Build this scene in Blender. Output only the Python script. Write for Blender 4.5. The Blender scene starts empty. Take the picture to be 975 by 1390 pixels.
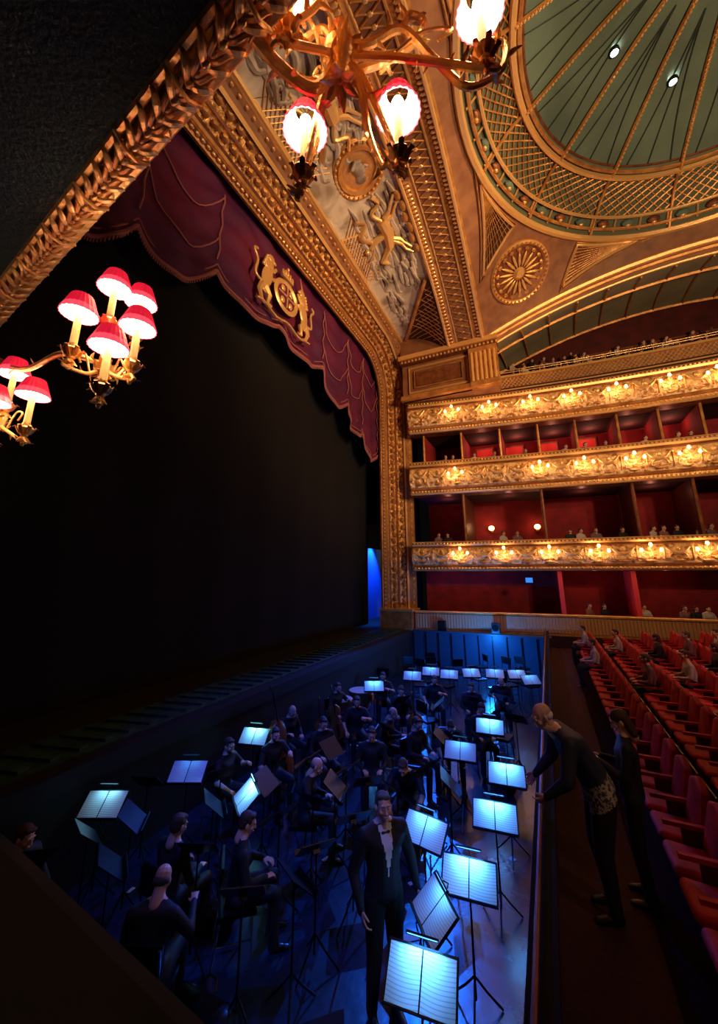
import bpy, bmesh, math, random
from mathutils import Vector, Matrix, Euler
random.seed(7)
sc = bpy.context.scene
PI = math.pi
V = Vector
# ------------------------------------------------------------------ camera
CAM = V((0, 0, 2.6))
Rv = V((.9028, .4300, 0)); Gv = V((-.4300, .9028, 0)); Zv = V((0, 0, 1))
TH = math.atan(.25)
Fv = Gv*math.cos(TH)+Zv*math.sin(TH); Uv = -Gv*math.sin(TH)+Zv*math.cos(TH)
def W(u, v, d):
    return CAM+d*(Fv+Rv*((u-487.5)/520)+Uv*((650-v)/520))
def G(u, v, z):
    r = Fv+Rv*((u-487.5)/520)+Uv*((650-v)/520)
    return CAM+r*((z-2.6)/r.z)
cd = bpy.data.cameras.new('camera'); cam = bpy.data.objects.new('camera', cd)
sc.collection.objects.link(cam)
cam.matrix_world = Matrix(((Rv.x, Uv.x, -Fv.x, CAM.x), (Rv.y, Uv.y, -Fv.y, CAM.y), (Rv.z, Uv.z, -Fv.z, CAM.z), (0, 0, 0, 1)))
cd.sensor_fit = 'VERTICAL'; cd.sensor_height = 36; cd.lens = 520/1390*36
cd.shift_y = -45/1390; cd.clip_start = .03; cd.clip_end = 300
sc.camera = cam
sc.view_settings.view_transform = 'Standard'

# ------------------------------------------------------------------ materials
def mat(name, col, rough=.5, metal=0, emi=None, es=0, col2=None, nscale=5, bump=0, bscale=20, contrast=None, coat=0):
    m = bpy.data.materials.new(name); m.use_nodes = True
    nt = m.node_tree; b = nt.nodes['Principled BSDF']
    b.inputs['Base Color'].default_value = (*col, 1)
    b.inputs['Roughness'].default_value = rough; b.inputs['Metallic'].default_value = metal
    if emi: b.inputs['Emission Color'].default_value = (*emi, 1); b.inputs['Emission Strength'].default_value = es
    if coat: b.inputs['Coat Weight'].default_value = coat
    if col2 or bump:
        tc = nt.nodes.new('ShaderNodeTexCoord')
    if col2:
        n = nt.nodes.new('ShaderNodeTexNoise'); n.inputs['Scale'].default_value = nscale; n.inputs['Detail'].default_value = 5
        r = nt.nodes.new('ShaderNodeValToRGB')
        lo, hi = contrast or (.35, .65)
        r.color_ramp.elements[0].position = lo; r.color_ramp.elements[1].position = hi
        r.color_ramp.elements[0].color = (*col, 1); r.color_ramp.elements[1].color = (*col2, 1)
        nt.links.new(tc.outputs['Object'], n.inputs['Vector']); nt.links.new(n.outputs['Fac'], r.inputs['Fac'])
        nt.links.new(r.outputs['Color'], b.inputs['Base Color'])
    if bump:
        n2 = nt.nodes.new('ShaderNodeTexNoise'); n2.inputs['Scale'].default_value = bscale; n2.inputs['Detail'].default_value = 6
        bp = nt.nodes.new('ShaderNodeBump'); bp.inputs['Strength'].default_value = bump; bp.inputs['Distance'].default_value = .05
        nt.links.new(tc.outputs['Object'], n2.inputs['Vector']); nt.links.new(n2.outputs['Fac'], bp.inputs['Height'])
        nt.links.new(bp.outputs['Normal'], b.inputs['Normal'])
    return m
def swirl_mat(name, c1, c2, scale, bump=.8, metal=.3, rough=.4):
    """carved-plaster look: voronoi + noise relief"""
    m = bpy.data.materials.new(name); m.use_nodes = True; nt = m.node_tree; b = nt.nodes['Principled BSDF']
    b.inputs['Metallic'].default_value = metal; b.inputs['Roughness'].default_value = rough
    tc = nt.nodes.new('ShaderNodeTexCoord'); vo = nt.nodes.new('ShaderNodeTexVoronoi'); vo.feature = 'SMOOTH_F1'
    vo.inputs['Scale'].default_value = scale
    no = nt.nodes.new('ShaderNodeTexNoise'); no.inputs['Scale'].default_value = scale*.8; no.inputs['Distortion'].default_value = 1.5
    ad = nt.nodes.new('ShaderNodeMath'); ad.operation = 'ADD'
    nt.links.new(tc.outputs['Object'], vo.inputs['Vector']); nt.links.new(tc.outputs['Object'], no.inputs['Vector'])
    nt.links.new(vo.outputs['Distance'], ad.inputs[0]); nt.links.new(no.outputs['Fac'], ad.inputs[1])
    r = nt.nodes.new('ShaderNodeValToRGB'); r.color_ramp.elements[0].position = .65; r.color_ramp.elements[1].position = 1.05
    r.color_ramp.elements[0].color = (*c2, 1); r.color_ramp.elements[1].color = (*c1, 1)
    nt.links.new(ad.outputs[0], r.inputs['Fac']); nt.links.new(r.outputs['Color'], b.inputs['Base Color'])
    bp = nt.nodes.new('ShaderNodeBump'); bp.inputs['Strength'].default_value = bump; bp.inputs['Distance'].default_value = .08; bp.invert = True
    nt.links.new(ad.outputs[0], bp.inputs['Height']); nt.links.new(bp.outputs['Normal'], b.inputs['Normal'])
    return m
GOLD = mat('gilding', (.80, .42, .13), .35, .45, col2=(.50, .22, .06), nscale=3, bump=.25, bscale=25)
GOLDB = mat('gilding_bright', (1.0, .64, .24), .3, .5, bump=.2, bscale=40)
GOLDD = mat('gilding_dark', (.30, .11, .035), .5, .3, col2=(.17, .05, .02), nscale=4)  # darker gold tone, alternates with the brighter gilding
BROWN = mat('ochre_plaster', (.36, .17, .075), .6, 0, col2=(.24, .10, .05), nscale=2)
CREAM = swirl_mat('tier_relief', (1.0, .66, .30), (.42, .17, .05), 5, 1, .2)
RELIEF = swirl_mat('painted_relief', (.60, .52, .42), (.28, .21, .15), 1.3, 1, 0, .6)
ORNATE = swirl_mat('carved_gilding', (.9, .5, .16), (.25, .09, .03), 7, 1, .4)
LATT = mat('lattice_ground', (.07, .03, .02), .8)
TEAL = mat('dome_teal', (.15, .235, .175), .7, 0, col2=(.10, .165, .125), nscale=.6)
TEALD = mat('dome_dark_teal', (.11, .14, .085), .7)
VELVET = mat('crimson_velvet', (.15, .006, .05), .75, 0, col2=(.07, .005, .06), nscale=.5, bump=.2, bscale=3)
PINKT = mat('fringe_trim', (.40, .13, .12), .7)
BLACK = mat('black_cloth', (.0022, .0022, .0022), .95, col2=(.0038, .004, .0038), nscale=8)
STAGE = mat('stage_boards', (.004, .0045, .005), .75)
GREEN = mat('footlight_green', (.02, .10, .05), .7, col2=(.008, .035, .02), nscale=6)
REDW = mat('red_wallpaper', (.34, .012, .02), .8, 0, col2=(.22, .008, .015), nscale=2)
REDG = mat('gallery_red_dim', (.11, .012, .012), .85, 0, col2=(.06, .008, .008), nscale=1.5)  # wallpaper red darkened in the colour to stand for the dimmer gallery
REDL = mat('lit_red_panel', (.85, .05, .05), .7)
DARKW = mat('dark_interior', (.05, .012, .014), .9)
SEATR = mat('seat_velvet', (.62, .010, .025), .7, 0, col2=(.36, .005, .014), nscale=6)
WOOD = mat('dark_wood', (.10, .03, .015), .4)
CARPET = mat('stalls_carpet', (.06, .010, .010), .95, col2=(.035, .006, .006), nscale=20)
PITF = mat('pit_floor_paint', (.008, .016, .035), .24, 0, col2=(.016, .03, .06), nscale=3, bump=.08, bscale=5)
PITW = mat('pit_wall_paint', (.03, .08, .14), .4)
PITD = mat('pit_dark_wall', (.003, .004, .006), .8)
SOFF = mat('soffit_paint', (.012, .028, .034), .9, bump=.5, bscale=60)
LEDGE = mat('parapet_velvet', (.0022, .0016, .0015), 1.0)
METAL = mat('black_metal', (.012, .012, .014), .35, .6)
CHROME = mat('steel', (.5, .5, .55), .25, 1)
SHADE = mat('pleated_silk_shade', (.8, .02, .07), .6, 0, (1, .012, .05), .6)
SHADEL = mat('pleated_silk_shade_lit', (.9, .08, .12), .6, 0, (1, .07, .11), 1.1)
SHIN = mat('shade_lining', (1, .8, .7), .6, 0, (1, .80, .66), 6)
BULB = mat('lamp_bulb', (1, .9, .7), .4, 0, (1, .78, .45), 25)
CANDLE = mat('candle_tube', (.9, .6, .25), .5, 0, (1, .5, .12), .6)
SHADES = mat('small_shade', (1, .5, .25), .6, 0, (1, .45, .14), 7)
PAPER = bpy.data.materials.new('sheet_music'); PAPER.use_nodes = True
_n = PAPER.node_tree; _b = _n.nodes['Principled BSDF']; _tc = _n.nodes.new('ShaderNodeTexCoord'); _w = _n.nodes.new('ShaderNodeTexWave')
_w.wave_type = 'BANDS'; _w.bands_direction = 'Z'; _w.inputs['Scale'].default_value = 20; _w.inputs['Distortion'].default_value = .5; _w.inputs['Detail Scale'].default_value = 20
_r = _n.nodes.new('ShaderNodeValToRGB'); _r.color_ramp.elements[0].position = .0; _r.color_ramp.elements[1].position = .25
_r.color_ramp.elements[0].color = (.55, .55, .55, 1); _r.color_ramp.elements[1].color = (.88, .88, .88, 1)
_n.links.new(_tc.outputs['Object'], _w.inputs['Vector']); _n.links.new(_w.outputs['Fac'], _r.inputs['Fac']); _n.links.new(_r.outputs['Color'], _b.inputs['Base Color'])
SKIN = mat('skin', (.76, .43, .30), .5); HAIRW = mat('white_hair', (.75, .72, .68), .8); HAIRB = mat('brown_hair', (.07, .03, .015), .7)
HAIRG = mat('grey_hair', (.10, .08, .065), .8)
SUIT = mat('black_suit', (.010, .010, .014), .7); NAVY = mat('navy_jacket', (.018, .022, .05), .7); SHIRT = mat('white_shirt', (.8, .8, .8), .6)
KNIT = mat('patterned_knit', (.5, .42, .3), .9, col2=(.06, .06, .08), nscale=40, contrast=(.48, .52))
SHOE = mat('shoe_leather', (.01, .01, .01), .3); EYEW = mat('eye_white', (.8, .8, .8), .3); EYED = mat('iris', (.03, .02, .02), .2); LIP = mat('lips', (.5, .16, .14), .5)
GREENC = mat('clothing_mixed', (.12, .10, .16), .8, col2=(.3, .12, .1), nscale=1.2)
SPRUCE = mat('instrument_varnish', (.22, .07, .015), .25, coat=.5)
DRUM = mat('timpani_copper', (.45, .2, .1), .3, .8)
SCREEN = mat('phone_screen', (.8, .8, .9), .3, 0, (.8, .6, 1), 1.5)

# ------------------------------------------------------------------ mesh builder
class B:
    def __init__(s): s.v = []; s.f = []; s.m = []; s.mats = []
    def mi(s, m):
        if m not in s.mats: s.mats.append(m)
        return s.mats.index(m)
    def add(s, vs, fs, m):
        o = len(s.v); k = s.mi(m); s.v += [tuple(p) for p in vs]
        for f in fs: s.f.append(tuple(i+o for i in f)); s.m.append(k)
    def box(s, c, d, m, rot=None):
        c = V(c); pts = []
        for x in (-.5, .5):
            for y in (-.5, .5):
                for z in (-.5, .5):
                    p = V((x*d[0], y*d[1], z*d[2])); p = (rot @ p) if rot else p; pts.append(c+p)
        s.add(pts, [(0, 1, 3, 2), (4, 6, 7, 5), (0, 4, 5, 1), (2, 3, 7, 6), (0, 2, 6, 4), (1, 5, 7, 3)], m)
    def rng(s, x0, x1, y0, y1, z0, z1, m): s.box(((x0+x1)/2, (y0+y1)/2, (z0+z1)/2), (x1-x0, y1-y0, z1-z0), m)
    def ell(s, c, r, m, seg=8, rings=5, rot=None):
        c = V(c); r = (r, r, r) if isinstance(r, (int, float)) else r; pts = []; fs = []
        for i in range(1, rings):
            a = PI*i/rings
            for j in range(seg):
                b = 2*PI*j/seg; p = V((r[0]*math.sin(a)*math.cos(b), r[1]*math.sin(a)*math.sin(b), r[2]*math.cos(a)))
                pts.append(c+((rot @ p) if rot else p))
        t = V((0, 0, r[2])); t = rot @ t if rot else t; pts += [c+t, c-t]; T = len(pts)-2; Bq = T+1
        for i in range(rings-2):
            for j in range(seg): k = (j+1) % seg; fs.append((i*seg+j, (i+1)*seg+j, (i+1)*seg+k, i*seg+k))
        for j in range(seg): k = (j+1) % seg; fs.append((T, j, k)); fs.append((Bq, (rings-2)*seg+k, (rings-2)*seg+j))
        s.add(pts, fs, m)
    def tube(s, path, r, m, n=6, flat=1, caps=True, up=None, closed=False):
        path = [V(p) for p in path]; N = len(path); rs = [r]*N if isinstance(r, (int, float)) else list(r)
        pts = []; fs = []; side = None
        for i, p in enumerate(path):
            if closed: t = path[(i+1) % N]-path[i-1]
            else: t = path[min(i+1, N-1)]-path[max(i-1, 0)]
            t = t.normalized() if t.length > 1e-9 else V((0, 0, 1))
            if side is None:
                a = V(up) if up else (V((0, 0, 1)) if abs(t.z) < .9 else V((1, 0, 0)))
                side = t.cross(a).normalized()
            side = (side-t*side.dot(t)); side = side.normalized() if side.length > 1e-6 else t.orthogonal().normalized()
            o = side.cross(t)
            for j in range(n):
                b = 2*PI*j/n; pts.append(p+side*(rs[i]*math.cos(b))+o*(rs[i]*flat*math.sin(b)))
        for i in range(N if closed else N-1):
            for j in range(n): k = (j+1) % n; i2 = (i+1) % N; fs.append((i*n+j, i*n+k, i2*n+k, i2*n+j))
        if caps and not closed: fs.append(tuple(reversed(range(n)))); fs.append(tuple(range((N-1)*n, N*n)))
        s.add(pts, fs, m)
    def cyl(s, p0, p1, r0, r1, m, n=12): s.tube([p0, p1], [r0, r1], m, n)
    def lathe(s, prof, c, m, n=20, rot=None, pleat=0):
        c = V(c); pts = []; fs = []
        for (r, z) in prof:
            for j in range(n):
                rr = r*(1+(pleat if j % 2 else 0)); b = 2*PI*j/n; p = V((rr*math.cos(b), rr*math.sin(b), z)); pts.append(c+(rot @ p if rot else p))
        for i in range(len(prof)-1):
            for j in range(n): k = (j+1) % n; fs.append((i*n+j, i*n+k, (i+1)*n+k, (i+1)*n+j))
        s.add(pts, fs, m)
    def grid(s, fn, nu, nv, m):
        pts = [fn(i/nu, j/nv) for i in range(nu+1) for j in range(nv+1)]
        fs = [(i*(nv+1)+j, (i+1)*(nv+1)+j, (i+1)*(nv+1)+j+1, i*(nv+1)+j+1) for i in range(nu) for j in range(nv)]
        s.add(pts, fs, m)
    def hull(s, ells, m, rot=None, seg=10, rings=7):
        bm = bmesh.new()
        for c, r in ells:
            t = B(); t.ell(c, r, m, seg, rings, rot)
            for p in t.v: bm.verts.new(p)
        res = bmesh.ops.convex_hull(bm, input=bm.verts)
        dele = [e for e in res['geom_interior'] if isinstance(e, bmesh.types.BMVert)]
        if dele: bmesh.ops.delete(bm, geom=dele, context='VERTS')
        bm.verts.index_update()
        s.add([v.co.copy() for v in bm.verts], [[v.index for v in f.verts] for f in bm.faces], m); bm.free()
    def mesh(s, name, smooth=True):
        me = bpy.data.meshes.new(name); me.from_pydata(s.v, [], s.f)
        for m in s.mats: me.materials.append(m)
        me.polygons.foreach_set('material_index', s.m)
        if smooth:
            me.polygons.foreach_set('use_smooth', [True]*len(s.f))
            try: me.set_sharp_from_angle(angle=math.radians(38))
            except Exception: pass
        me.update(); return me
    def obj(s, name, smooth=True, parent=None): return place(name, s.mesh(name, smooth), parent=parent)
    def addmesh(s, me, M=None):
        M = M or Matrix(); o = len(s.v); s.v += [tuple(M @ v.co) for v in me.vertices]
        fl = M.determinant() < 0
        for p in me.polygons:
            t = [i+o for i in p.vertices]; s.f.append(tuple(reversed(t)) if fl else tuple(t)); s.m.append(s.mi(me.materials[p.material_index]))
def place(name, me, loc=(0, 0, 0), rz=0, parent=None, sc_=1):
    o = bpy.data.objects.new(name, me); sc.collection.objects.link(o); o.location = loc; o.rotation_euler = (0, 0, rz); o.scale = (sc_,)*3
    if parent: o.parent = parent
    return o
def light(name, kind, loc, energy, col, size=.1, target=None, spot=60, blend=.6, parent=None, sy=None):
    l = bpy.data.lights.new(name, kind); l.energy = energy; l.color = col
    if kind == 'AREA': l.size = size; l.shape = 'RECTANGLE'; l.size_y = sy or size
    else: l.shadow_soft_size = size
    if kind == 'SPOT': l.spot_size = math.radians(spot); l.spot_blend = blend
    o = bpy.data.objects.new(name, l); sc.collection.objects.link(o); o.location = loc
    if target is not None: o.rotation_euler = (V(target)-V(loc)).to_track_quat('-Z', 'Y').to_euler()
    if parent: o.parent = parent
    return o
def arc(p0, p1, sag, n=8):
    p0 = V(p0); p1 = V(p1); return [p0.lerp(p1, i/n)+V(sag)*(4*(i/n)*(1-i/n)) for i in range(n+1)]
def spline(pts, n=6):
    P = [V(p) for p in pts]; P = [P[0]*2-P[1]]+P+[P[-1]*2-P[-2]]; out = []
    for i in range(1, len(P)-2):
        for k in range(n):
            t = k/n; a, b, c, d = P[i-1:i+3]
            out.append(.5*((2*b)+(c-a)*t+(2*a-5*b+4*c-d)*t*t+(3*b-a-3*c+d)*t**3))
    out.append(P[-2]); return out
WARM = (1, .56, .24)

# ------------------------------------------------------------------ shell
PX = -6.3   # stage-side wall of the orchestra pit
b = B(); b.rng(-26, PX, -3, 26, -.25, 0, STAGE); b.obj('floor_stage', False)
b = B(); b.rng(PX-.05, PX+.1, 0, 19, -1.5, -.25, PITD); b.rng(PX-.08, PX+.14, 0, 19, -.25, .01, STAGE); b.obj('wall_stage_front', False)
b = B(); b.rng(PX-.05, -.2, -.5, 19.2, -1.7, -1.5, PITF); b.obj('floor_pit', False)
b = B(); b.rng(PX, -.2, 18.85, 19.05, -1.5, 0, PITW)
for i in range(10): b.rng(-6.1+i*.6, -6.05+i*.6, 18.8, 18.86, -1.5, -.05, METAL)
b.rng(-6.3, -.1, 18.78, 19.3, -.02, .05, PITW); b.obj('wall_pit_end', False)
b = B(); b.rng(-.25, 16, -.5, 24, -.7, -.5, CARPET); b.obj('floor_stalls', False)
b = B(); b.rng(-.32, -.22, -.2, 19, -1.5, .22, WOOD); b.rng(-.36, -.18, -.2, 19, .22, .30, LEDGE); b.cyl((-.30, -.2, .36), (-.30, 19, .36), .02, .02, GOLDD, 8)
for i in range(13): b.cyl((-.3, -.1+i*1.55, .28), (-.3, -.1+i*1.55, .36), .012, .012, GOLDD, 6)
b.obj('orchestra_pit_rail')
b = B()
def drop(u, v): y = -2+22.1*u; return (-9+.03*math.sin(y*3), y, .02+17*v)
b.grid(drop, 260, 1, BLACK); b.obj('black_stage_curtain')
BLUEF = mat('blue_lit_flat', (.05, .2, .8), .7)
b = B(); b.rng(-10.0, -9.9, 20.3, 25.9, 0, 4.2, BLUEF); b.obj('wing_glow_panel', False)  # panel added to show the blue wing glow, blue also in its colour
b = B(); b.rng(-26, -7.7, 26, 26.2, 0, 18, BLACK); b.obj('wall_stage_side', False)
b = B(); b.rng(-26, -25.8, -3, 26, 0, 18, BLACK); b.obj('wall_stage_back', False)
light('wing_light', 'SPOT', (-9.25, 22.5, 4.8), 1600, (.02, .16, 1), .05, (-9.95, 22.3, 1.2), 85)
# footlight strip
b = B(); b.rng(-7.6, -6.5, .8, 18.6, 0, .03, GREEN)
for i in range(46): b.box((-7.05, 1+i*.385, .05), (.9, .16, .04), GREEN, Matrix.Rotation(.25, 3, 'Z'))
b.obj('footlight_strip', False)
# ------------------------------------------------------------------ proscenium frame
path = []
for i in range(26): path.append((18.9, 12.5*i/25, 1, 0))
for i in range(1, 13):
    a = PI/2*i/12; path.append((16.9+2*math.cos(a), 12.5+2*math.sin(a), math.cos(a), math.sin(a)))
for i in range(1, 29): path.append((16.9-14.1*i/28, 14.5, 0, 1))
for i in range(1, 13):
    a = PI/2+PI/2*i/12; path.append((2.8+2*math.cos(a), 12.5+2*math.sin(a), math.cos(a), math.sin(a)))
for i in range(1, 26): path.append((.8, 12.5*(1-i/25), -1, 0))
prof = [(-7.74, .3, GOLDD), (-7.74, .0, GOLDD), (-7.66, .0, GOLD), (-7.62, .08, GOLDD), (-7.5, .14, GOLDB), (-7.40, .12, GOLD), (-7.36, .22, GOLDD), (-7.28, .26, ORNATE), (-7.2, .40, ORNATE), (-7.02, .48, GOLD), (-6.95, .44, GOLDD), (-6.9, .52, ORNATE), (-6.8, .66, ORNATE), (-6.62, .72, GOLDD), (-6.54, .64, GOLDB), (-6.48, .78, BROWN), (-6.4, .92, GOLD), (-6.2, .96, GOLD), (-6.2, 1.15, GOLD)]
b = B()
for k in range(len(prof)-1):
    (x0, o0, m), (x1, o1, _) = prof[k], prof[k+1]; pts = []; fs = []
    for (y, z, ny, nz) in path: pts += [(x0, y+ny*o0, z+nz*o0), (x1, y+ny*o1, z+nz*o1)]
    for i in range(len(path)-1): fs.append((2*i, 2*i+1, 2*i+3, 2*i+2))
    b.add(pts, fs, m)
def along(step):
    acc = 0; out = []
    for i in range(len(path)-1):
        y0, z0, a0, c0 = path[i]; y1, z1, a1, c1 = path[i+1]; L = math.hypot(y1-y0, z1-z0)
        while acc < L:
            t = acc/L; ny = a0+(a1-a0)*t; nz = c0+(c1-c0)*t; out.append((y0+(y1-y0)*t, z0+(z1-z0)*t, ny, nz)); acc += step
        acc -= L
    return out
for (x, o, st, r, m) in [(-7.56, .09, .2, .06, GOLDB), (-7.12, .40, .36, .12, GOLD), (-6.72, .66, .42, .11, GOLD), (-6.3, .93, .3, .05, GOLDB)]:
    for (y, z, ny, nz) in along(st):
        tang = V((0, -nz, ny)); rot = Matrix((V((1, 0, 0)), tang, V((0, ny, nz)))).transposed()
        b.ell((x, y+ny*o, z+nz*o), (r, r*1.35, r), m, 6, 4, rot)
b.rng(-7.75, -6.1, 18.75, 20, 0, .9, GOLD); b.rng(-7.8, -6.05, 18.7, 20, .85, .95, GOLDB)
for side, yc in ((1, 20.05), (-1, -.35)):
    cor = (-6.2, yc, 15.6); pp = [p for p in path if (p[1] > 12.4 and (p[0]-9.85)*side > 6.9)]
    for i in range(len(pp)-1):
        q = [(-6.2, p[0]+p[2]*1.15, p[1]+p[3]*1.15) for p in pp[i:i+2]]; b.add([cor]+q, [(0, 1, 2)], BROWN)
b.obj('proscenium_arch')
# ------------------------------------------------------------------ valance
nodes = [(.7, 9.0), (2.5, 9.9), (4.4, 10.7), (6.8, 11.4), (9.85, 11.5), (12.9, 11.4), (15.3, 10.7), (17.2, 9.9), (19.0, 9.1)]
def zbot(y):
    for (a, za), (c, zc) in zip(nodes, nodes[1:]):
        if a <= y <= c: t = (y-a)/(c-a); return za+(zc-za)*t-.75*4*t*(1-t)*(0.5 if abs((a+c)/2-9.85) < 3 else 1)
    return nodes[-1][1]
def vx(y, z):
    s = (14.8-z)/5.5
    return -8.0+.08*math.sin(y*5+.6*math.sin(y*2))*(.3+.7*s)+.05*math.sin(z*7+3*math.cos((y-9.85)*1.3))
b = B()
def vf(u, v): y = .7+18.3*u; z = 14.85+(zbot(y)-14.85)*v; return (vx(y, z), y, z)
b.grid(vf, 320, 30, VELVET)
edge = [(vx(.7+18.3*i/320, zbot(.7+18.3*i/320))+.03, .7+18.3*i/320, zbot(.7+18.3*i/320)) for i in range(321)]
b.tube(edge, .05, PINKT, 6)
b.tube([(x, y, z+.22) for x, y, z in edge], .022, PINKT, 5)
for x, y, z in edge: b.cyl((x, y, z), (x, y, z-.14), .025, .02, PINKT, 5)
for k in range(2):
    for (a, za), (c, zc) in zip(nodes, nodes[1:]):
        if abs((a+c)/2-9.85) < 3: continue
        pts = []
        for i in range(13):
            t = i/12; y = a+(c-a)*t; z = 14.1-k*1.5-1.5*4*t*(1-t)*.8; pts.append((vx(y, z)+.06, y, z))
        b.tube(pts, .025, PINKT, 5)
    for (c0, _) in nodes:
        if abs(c0-9.85) > 2.5 and k == 0: b.tube([(vx(c0, z)+.07, c0, z) for z in [14.2-.3*i for i in range(int((14.2-zbot(c0))/.3))]], .028, PINKT, 5)
b.obj('stage_pelmet_curtain')
# royal arms
b = B(); X = -7.72; cy, cz = 9.9, 12.65
def flat(y, z, ry, rz, a=0, m=GOLDB, rx=.07): b.ell((X, cy+y, cz+z), (rx, ry, rz), m, 12, 7, Matrix.Rotation(a, 3, 'X'))
b.lathe([(.40, 0), (.46, .06), (.52, .05), (.56, 0)], (X, cy, cz), GOLDB, 24, Matrix.Rotation(PI/2, 3, 'Y'))
flat(0, 0, .4, .42, m=VELVET, rx=.04); b.box((X+.04, cy, cz), (.04, .05, .75), GOLDB); b.box((X+.04, cy, cz), (.04, .75, .05), GOLDB)
for q in ((-.18, .2), (.18, .2), (-.18, -.2), (.18, -.2)): flat(q[0], q[1], .1, .12)
b.box((X, cy, cz+.68), (.1, .5, .12), GOLDB)
for i in range(5): flat(-.22+.11*i, .82+.05*(1-abs(i-2)), .045, .12)
flat(0, 1.02, .05, .07)
for s in (-1, 1):
    flat(s*.85, .05, .2, .42, s*.25); flat(s*.8, .45, .2, .24); flat(s*.74, .72, .15, .15); flat(s*.62, .68, .09, .06)
    flat(s*.92, -.32, .17, .24)
    b.tube([(X, cy+s*.8, cz+.3), (X, cy+s*.6, cz+.4), (X, cy+s*.52, cz+.55)], [.08, .06, .05], GOLDB, 6)
    b.tube([(X, cy+s*.8, cz+.15), (X, cy+s*.62, cz+.08), (X, cy+s*.55, cz+.18)], [.08, .06, .05], GOLDB, 6)
    b.tube([(X, cy+s*.92, cz-.35), (X, cy+s*.72, cz-.52), (X, cy+s*.78, cz-.8), (X, cy+s*.62, cz-.82)], [.13, .09, .06, .05], GOLDB, 6)
    b.tube([(X, cy+s*1.0, cz-.35), (X, cy+s*1.12, cz-.6), (X, cy+s*1.0, cz-.85), (X, cy+s*.88, cz-.88)], [.12, .08, .06, .05], GOLDB, 6)
    b.tube(spline([(X, cy+s*1.0, cz-.3), (X, cy+s*1.3, cz-.2), (X, cy+s*1.25, cz+.25), (X, cy+s*1.4, cz+.5), (X, cy+s*1.28, cz+.6)], 4), .045, GOLDB, 6)
    for k in range(5): flat(s*(.9+.03*k), .7-.09*k, .06, .05)
b.tube([(X, cy+.75, cz+.85), (X, cy+.62, cz+1.25)], [.035, .008], GOLDB, 6)
b.tube([(X, cy-1.2+.2*i, cz-.92+.07*math.sin(i*1.2)) for i in range(13)], .07, GOLDB, 6, flat=.5)
b.v = [(x, cy+(y-cy)*1.32, cz+(z-cz)*1.2) for x, y, z in b.v]
b.obj('royal_coat_of_arms')
# ------------------------------------------------------------------ ceiling
YC = 9.85; XC = 7.35
def za(y): return 17-.0347*(y-YC)**2
def zs(x): return 16.4-.025*(x-XC)**2
b = B()
def cove(u, v):
    y = 1.2+17.3*u; zb_ = za(y); x = -6.2+2.6*v; z = 15.6+(zb_-15.6)*v+.35*math.sin(PI*v); return (x, y, z)
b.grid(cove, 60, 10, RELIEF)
def cv(y, v): return V(cove((y-1.2)/17.3, v))
for s in (1, -1):
    ys = lambda t: YC+s*t
    def tri(u, v):
        t = 5.2+3.4*u; vv = 1-(1-v)*(.05+.8*u); p = cv(ys(min(t, 8.6)), vv); p.z -= .06; return p
    b.grid(tri, 12, 8, LATT)
    for k in range(14):
        t0 = 5.3+.25*k
        for dirn in (1, -1):
            pts = []
            for j in range(8):
                t = t0+dirn*j*.13*1.5; vv = 1-j*.12
                u = (t-5.2)/3.4
                if 0 <= u <= 1 and 1-vv <= (.05+.8*u): p = cv(ys(t), vv); p.z -= .09; pts.append(p)
            if len(pts) > 1: b.tube(pts, .025, GOLD, 4)
    e1 = [cv(ys(5.2+3.4*i/12), 1-(.05+.8*i/12))-V((0, 0, .08)) for i in range(13)]; b.tube(e1, .09, GOLD, 6)
for s in (1, -1):
    for k in range(13):
        for dirn in (1, -1):
            pts = [cv(YC+s*(1.5+.18*k+dirn*j*.12), .05+j*.05)-V((0, 0, .05)) for j in range(6)]; b.tube(pts, .018, GOLD, 4)
    b.tube([cv(YC+s*1.3, .04), cv(YC+s*4, .04), cv(YC+s*3.4, .33), cv(YC+s*1.9, .33), cv(YC+s*1.3, .04)], .05, GOLDB, 6)
b.tube([cv(1.2+17.3*i/60, .02)-V((0, 0, .06)) for i in range(61)], .09, GOLDB, 6)
for i in range(260):
    y = random.uniform(2, 17.5); v = random.uniform(.2, .93); p = cv(y, v)
    if abs(y-YC) < 1.1: continue
    if abs(y-YC) > 5.4 and v > .4: continue
    L = random.uniform(.3, .8); a = random.uniform(-.8, .8)
    pts = spline([p+V((0, -L, 0)), p+V((L*.3*a, 0, -.05)), p+V((-.1, L*.6, -.08)), p+V((.12, L*.8, -.02))], 4)
    b.tube(pts, [random.uniform(.03, .07)+.06*math.sin(PI*i2/(len(pts)-1)) for i2 in range(len(pts))], RELIEF, 6, .6)
b.obj('ceiling_cove_relief')
# central medallion and gilded horses
b = B(); pm = cv(9.6, .6); tilt = Matrix.Rotation(PI, 3, 'X') @ Matrix.Rotation(.35, 3, 'Y')
b.lathe([(0, .10), (.62, .10), (.66, .2), (.78, .22), (.84, .12), (.92, .2), (1.0, .16), (1.03, 0)], pm, GOLD, 32, tilt)
for i in range(28):
    a = 2*PI*i/28; b.ell(pm+tilt @ V((.88*math.cos(a), .88*math.sin(a), .2)), .05, GOLDB, 6, 4)
b.hull([(pm+tilt @ V((0, .05, .18)), (.25, .28, .06))], RELIEF); b.hull([(pm+tilt @ V((-.05, -.3, .16)), (.22, .16, .05)), (pm+tilt @ V((0, 0, .16)), (.12, .1, .05))], RELIEF)
b.tube([pm+tilt @ V((.22, .1, .2)), pm+tilt @ V((.34, .0, .2)), pm+tilt @ V((.24, -.05, .2))], .04, RELIEF)
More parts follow.
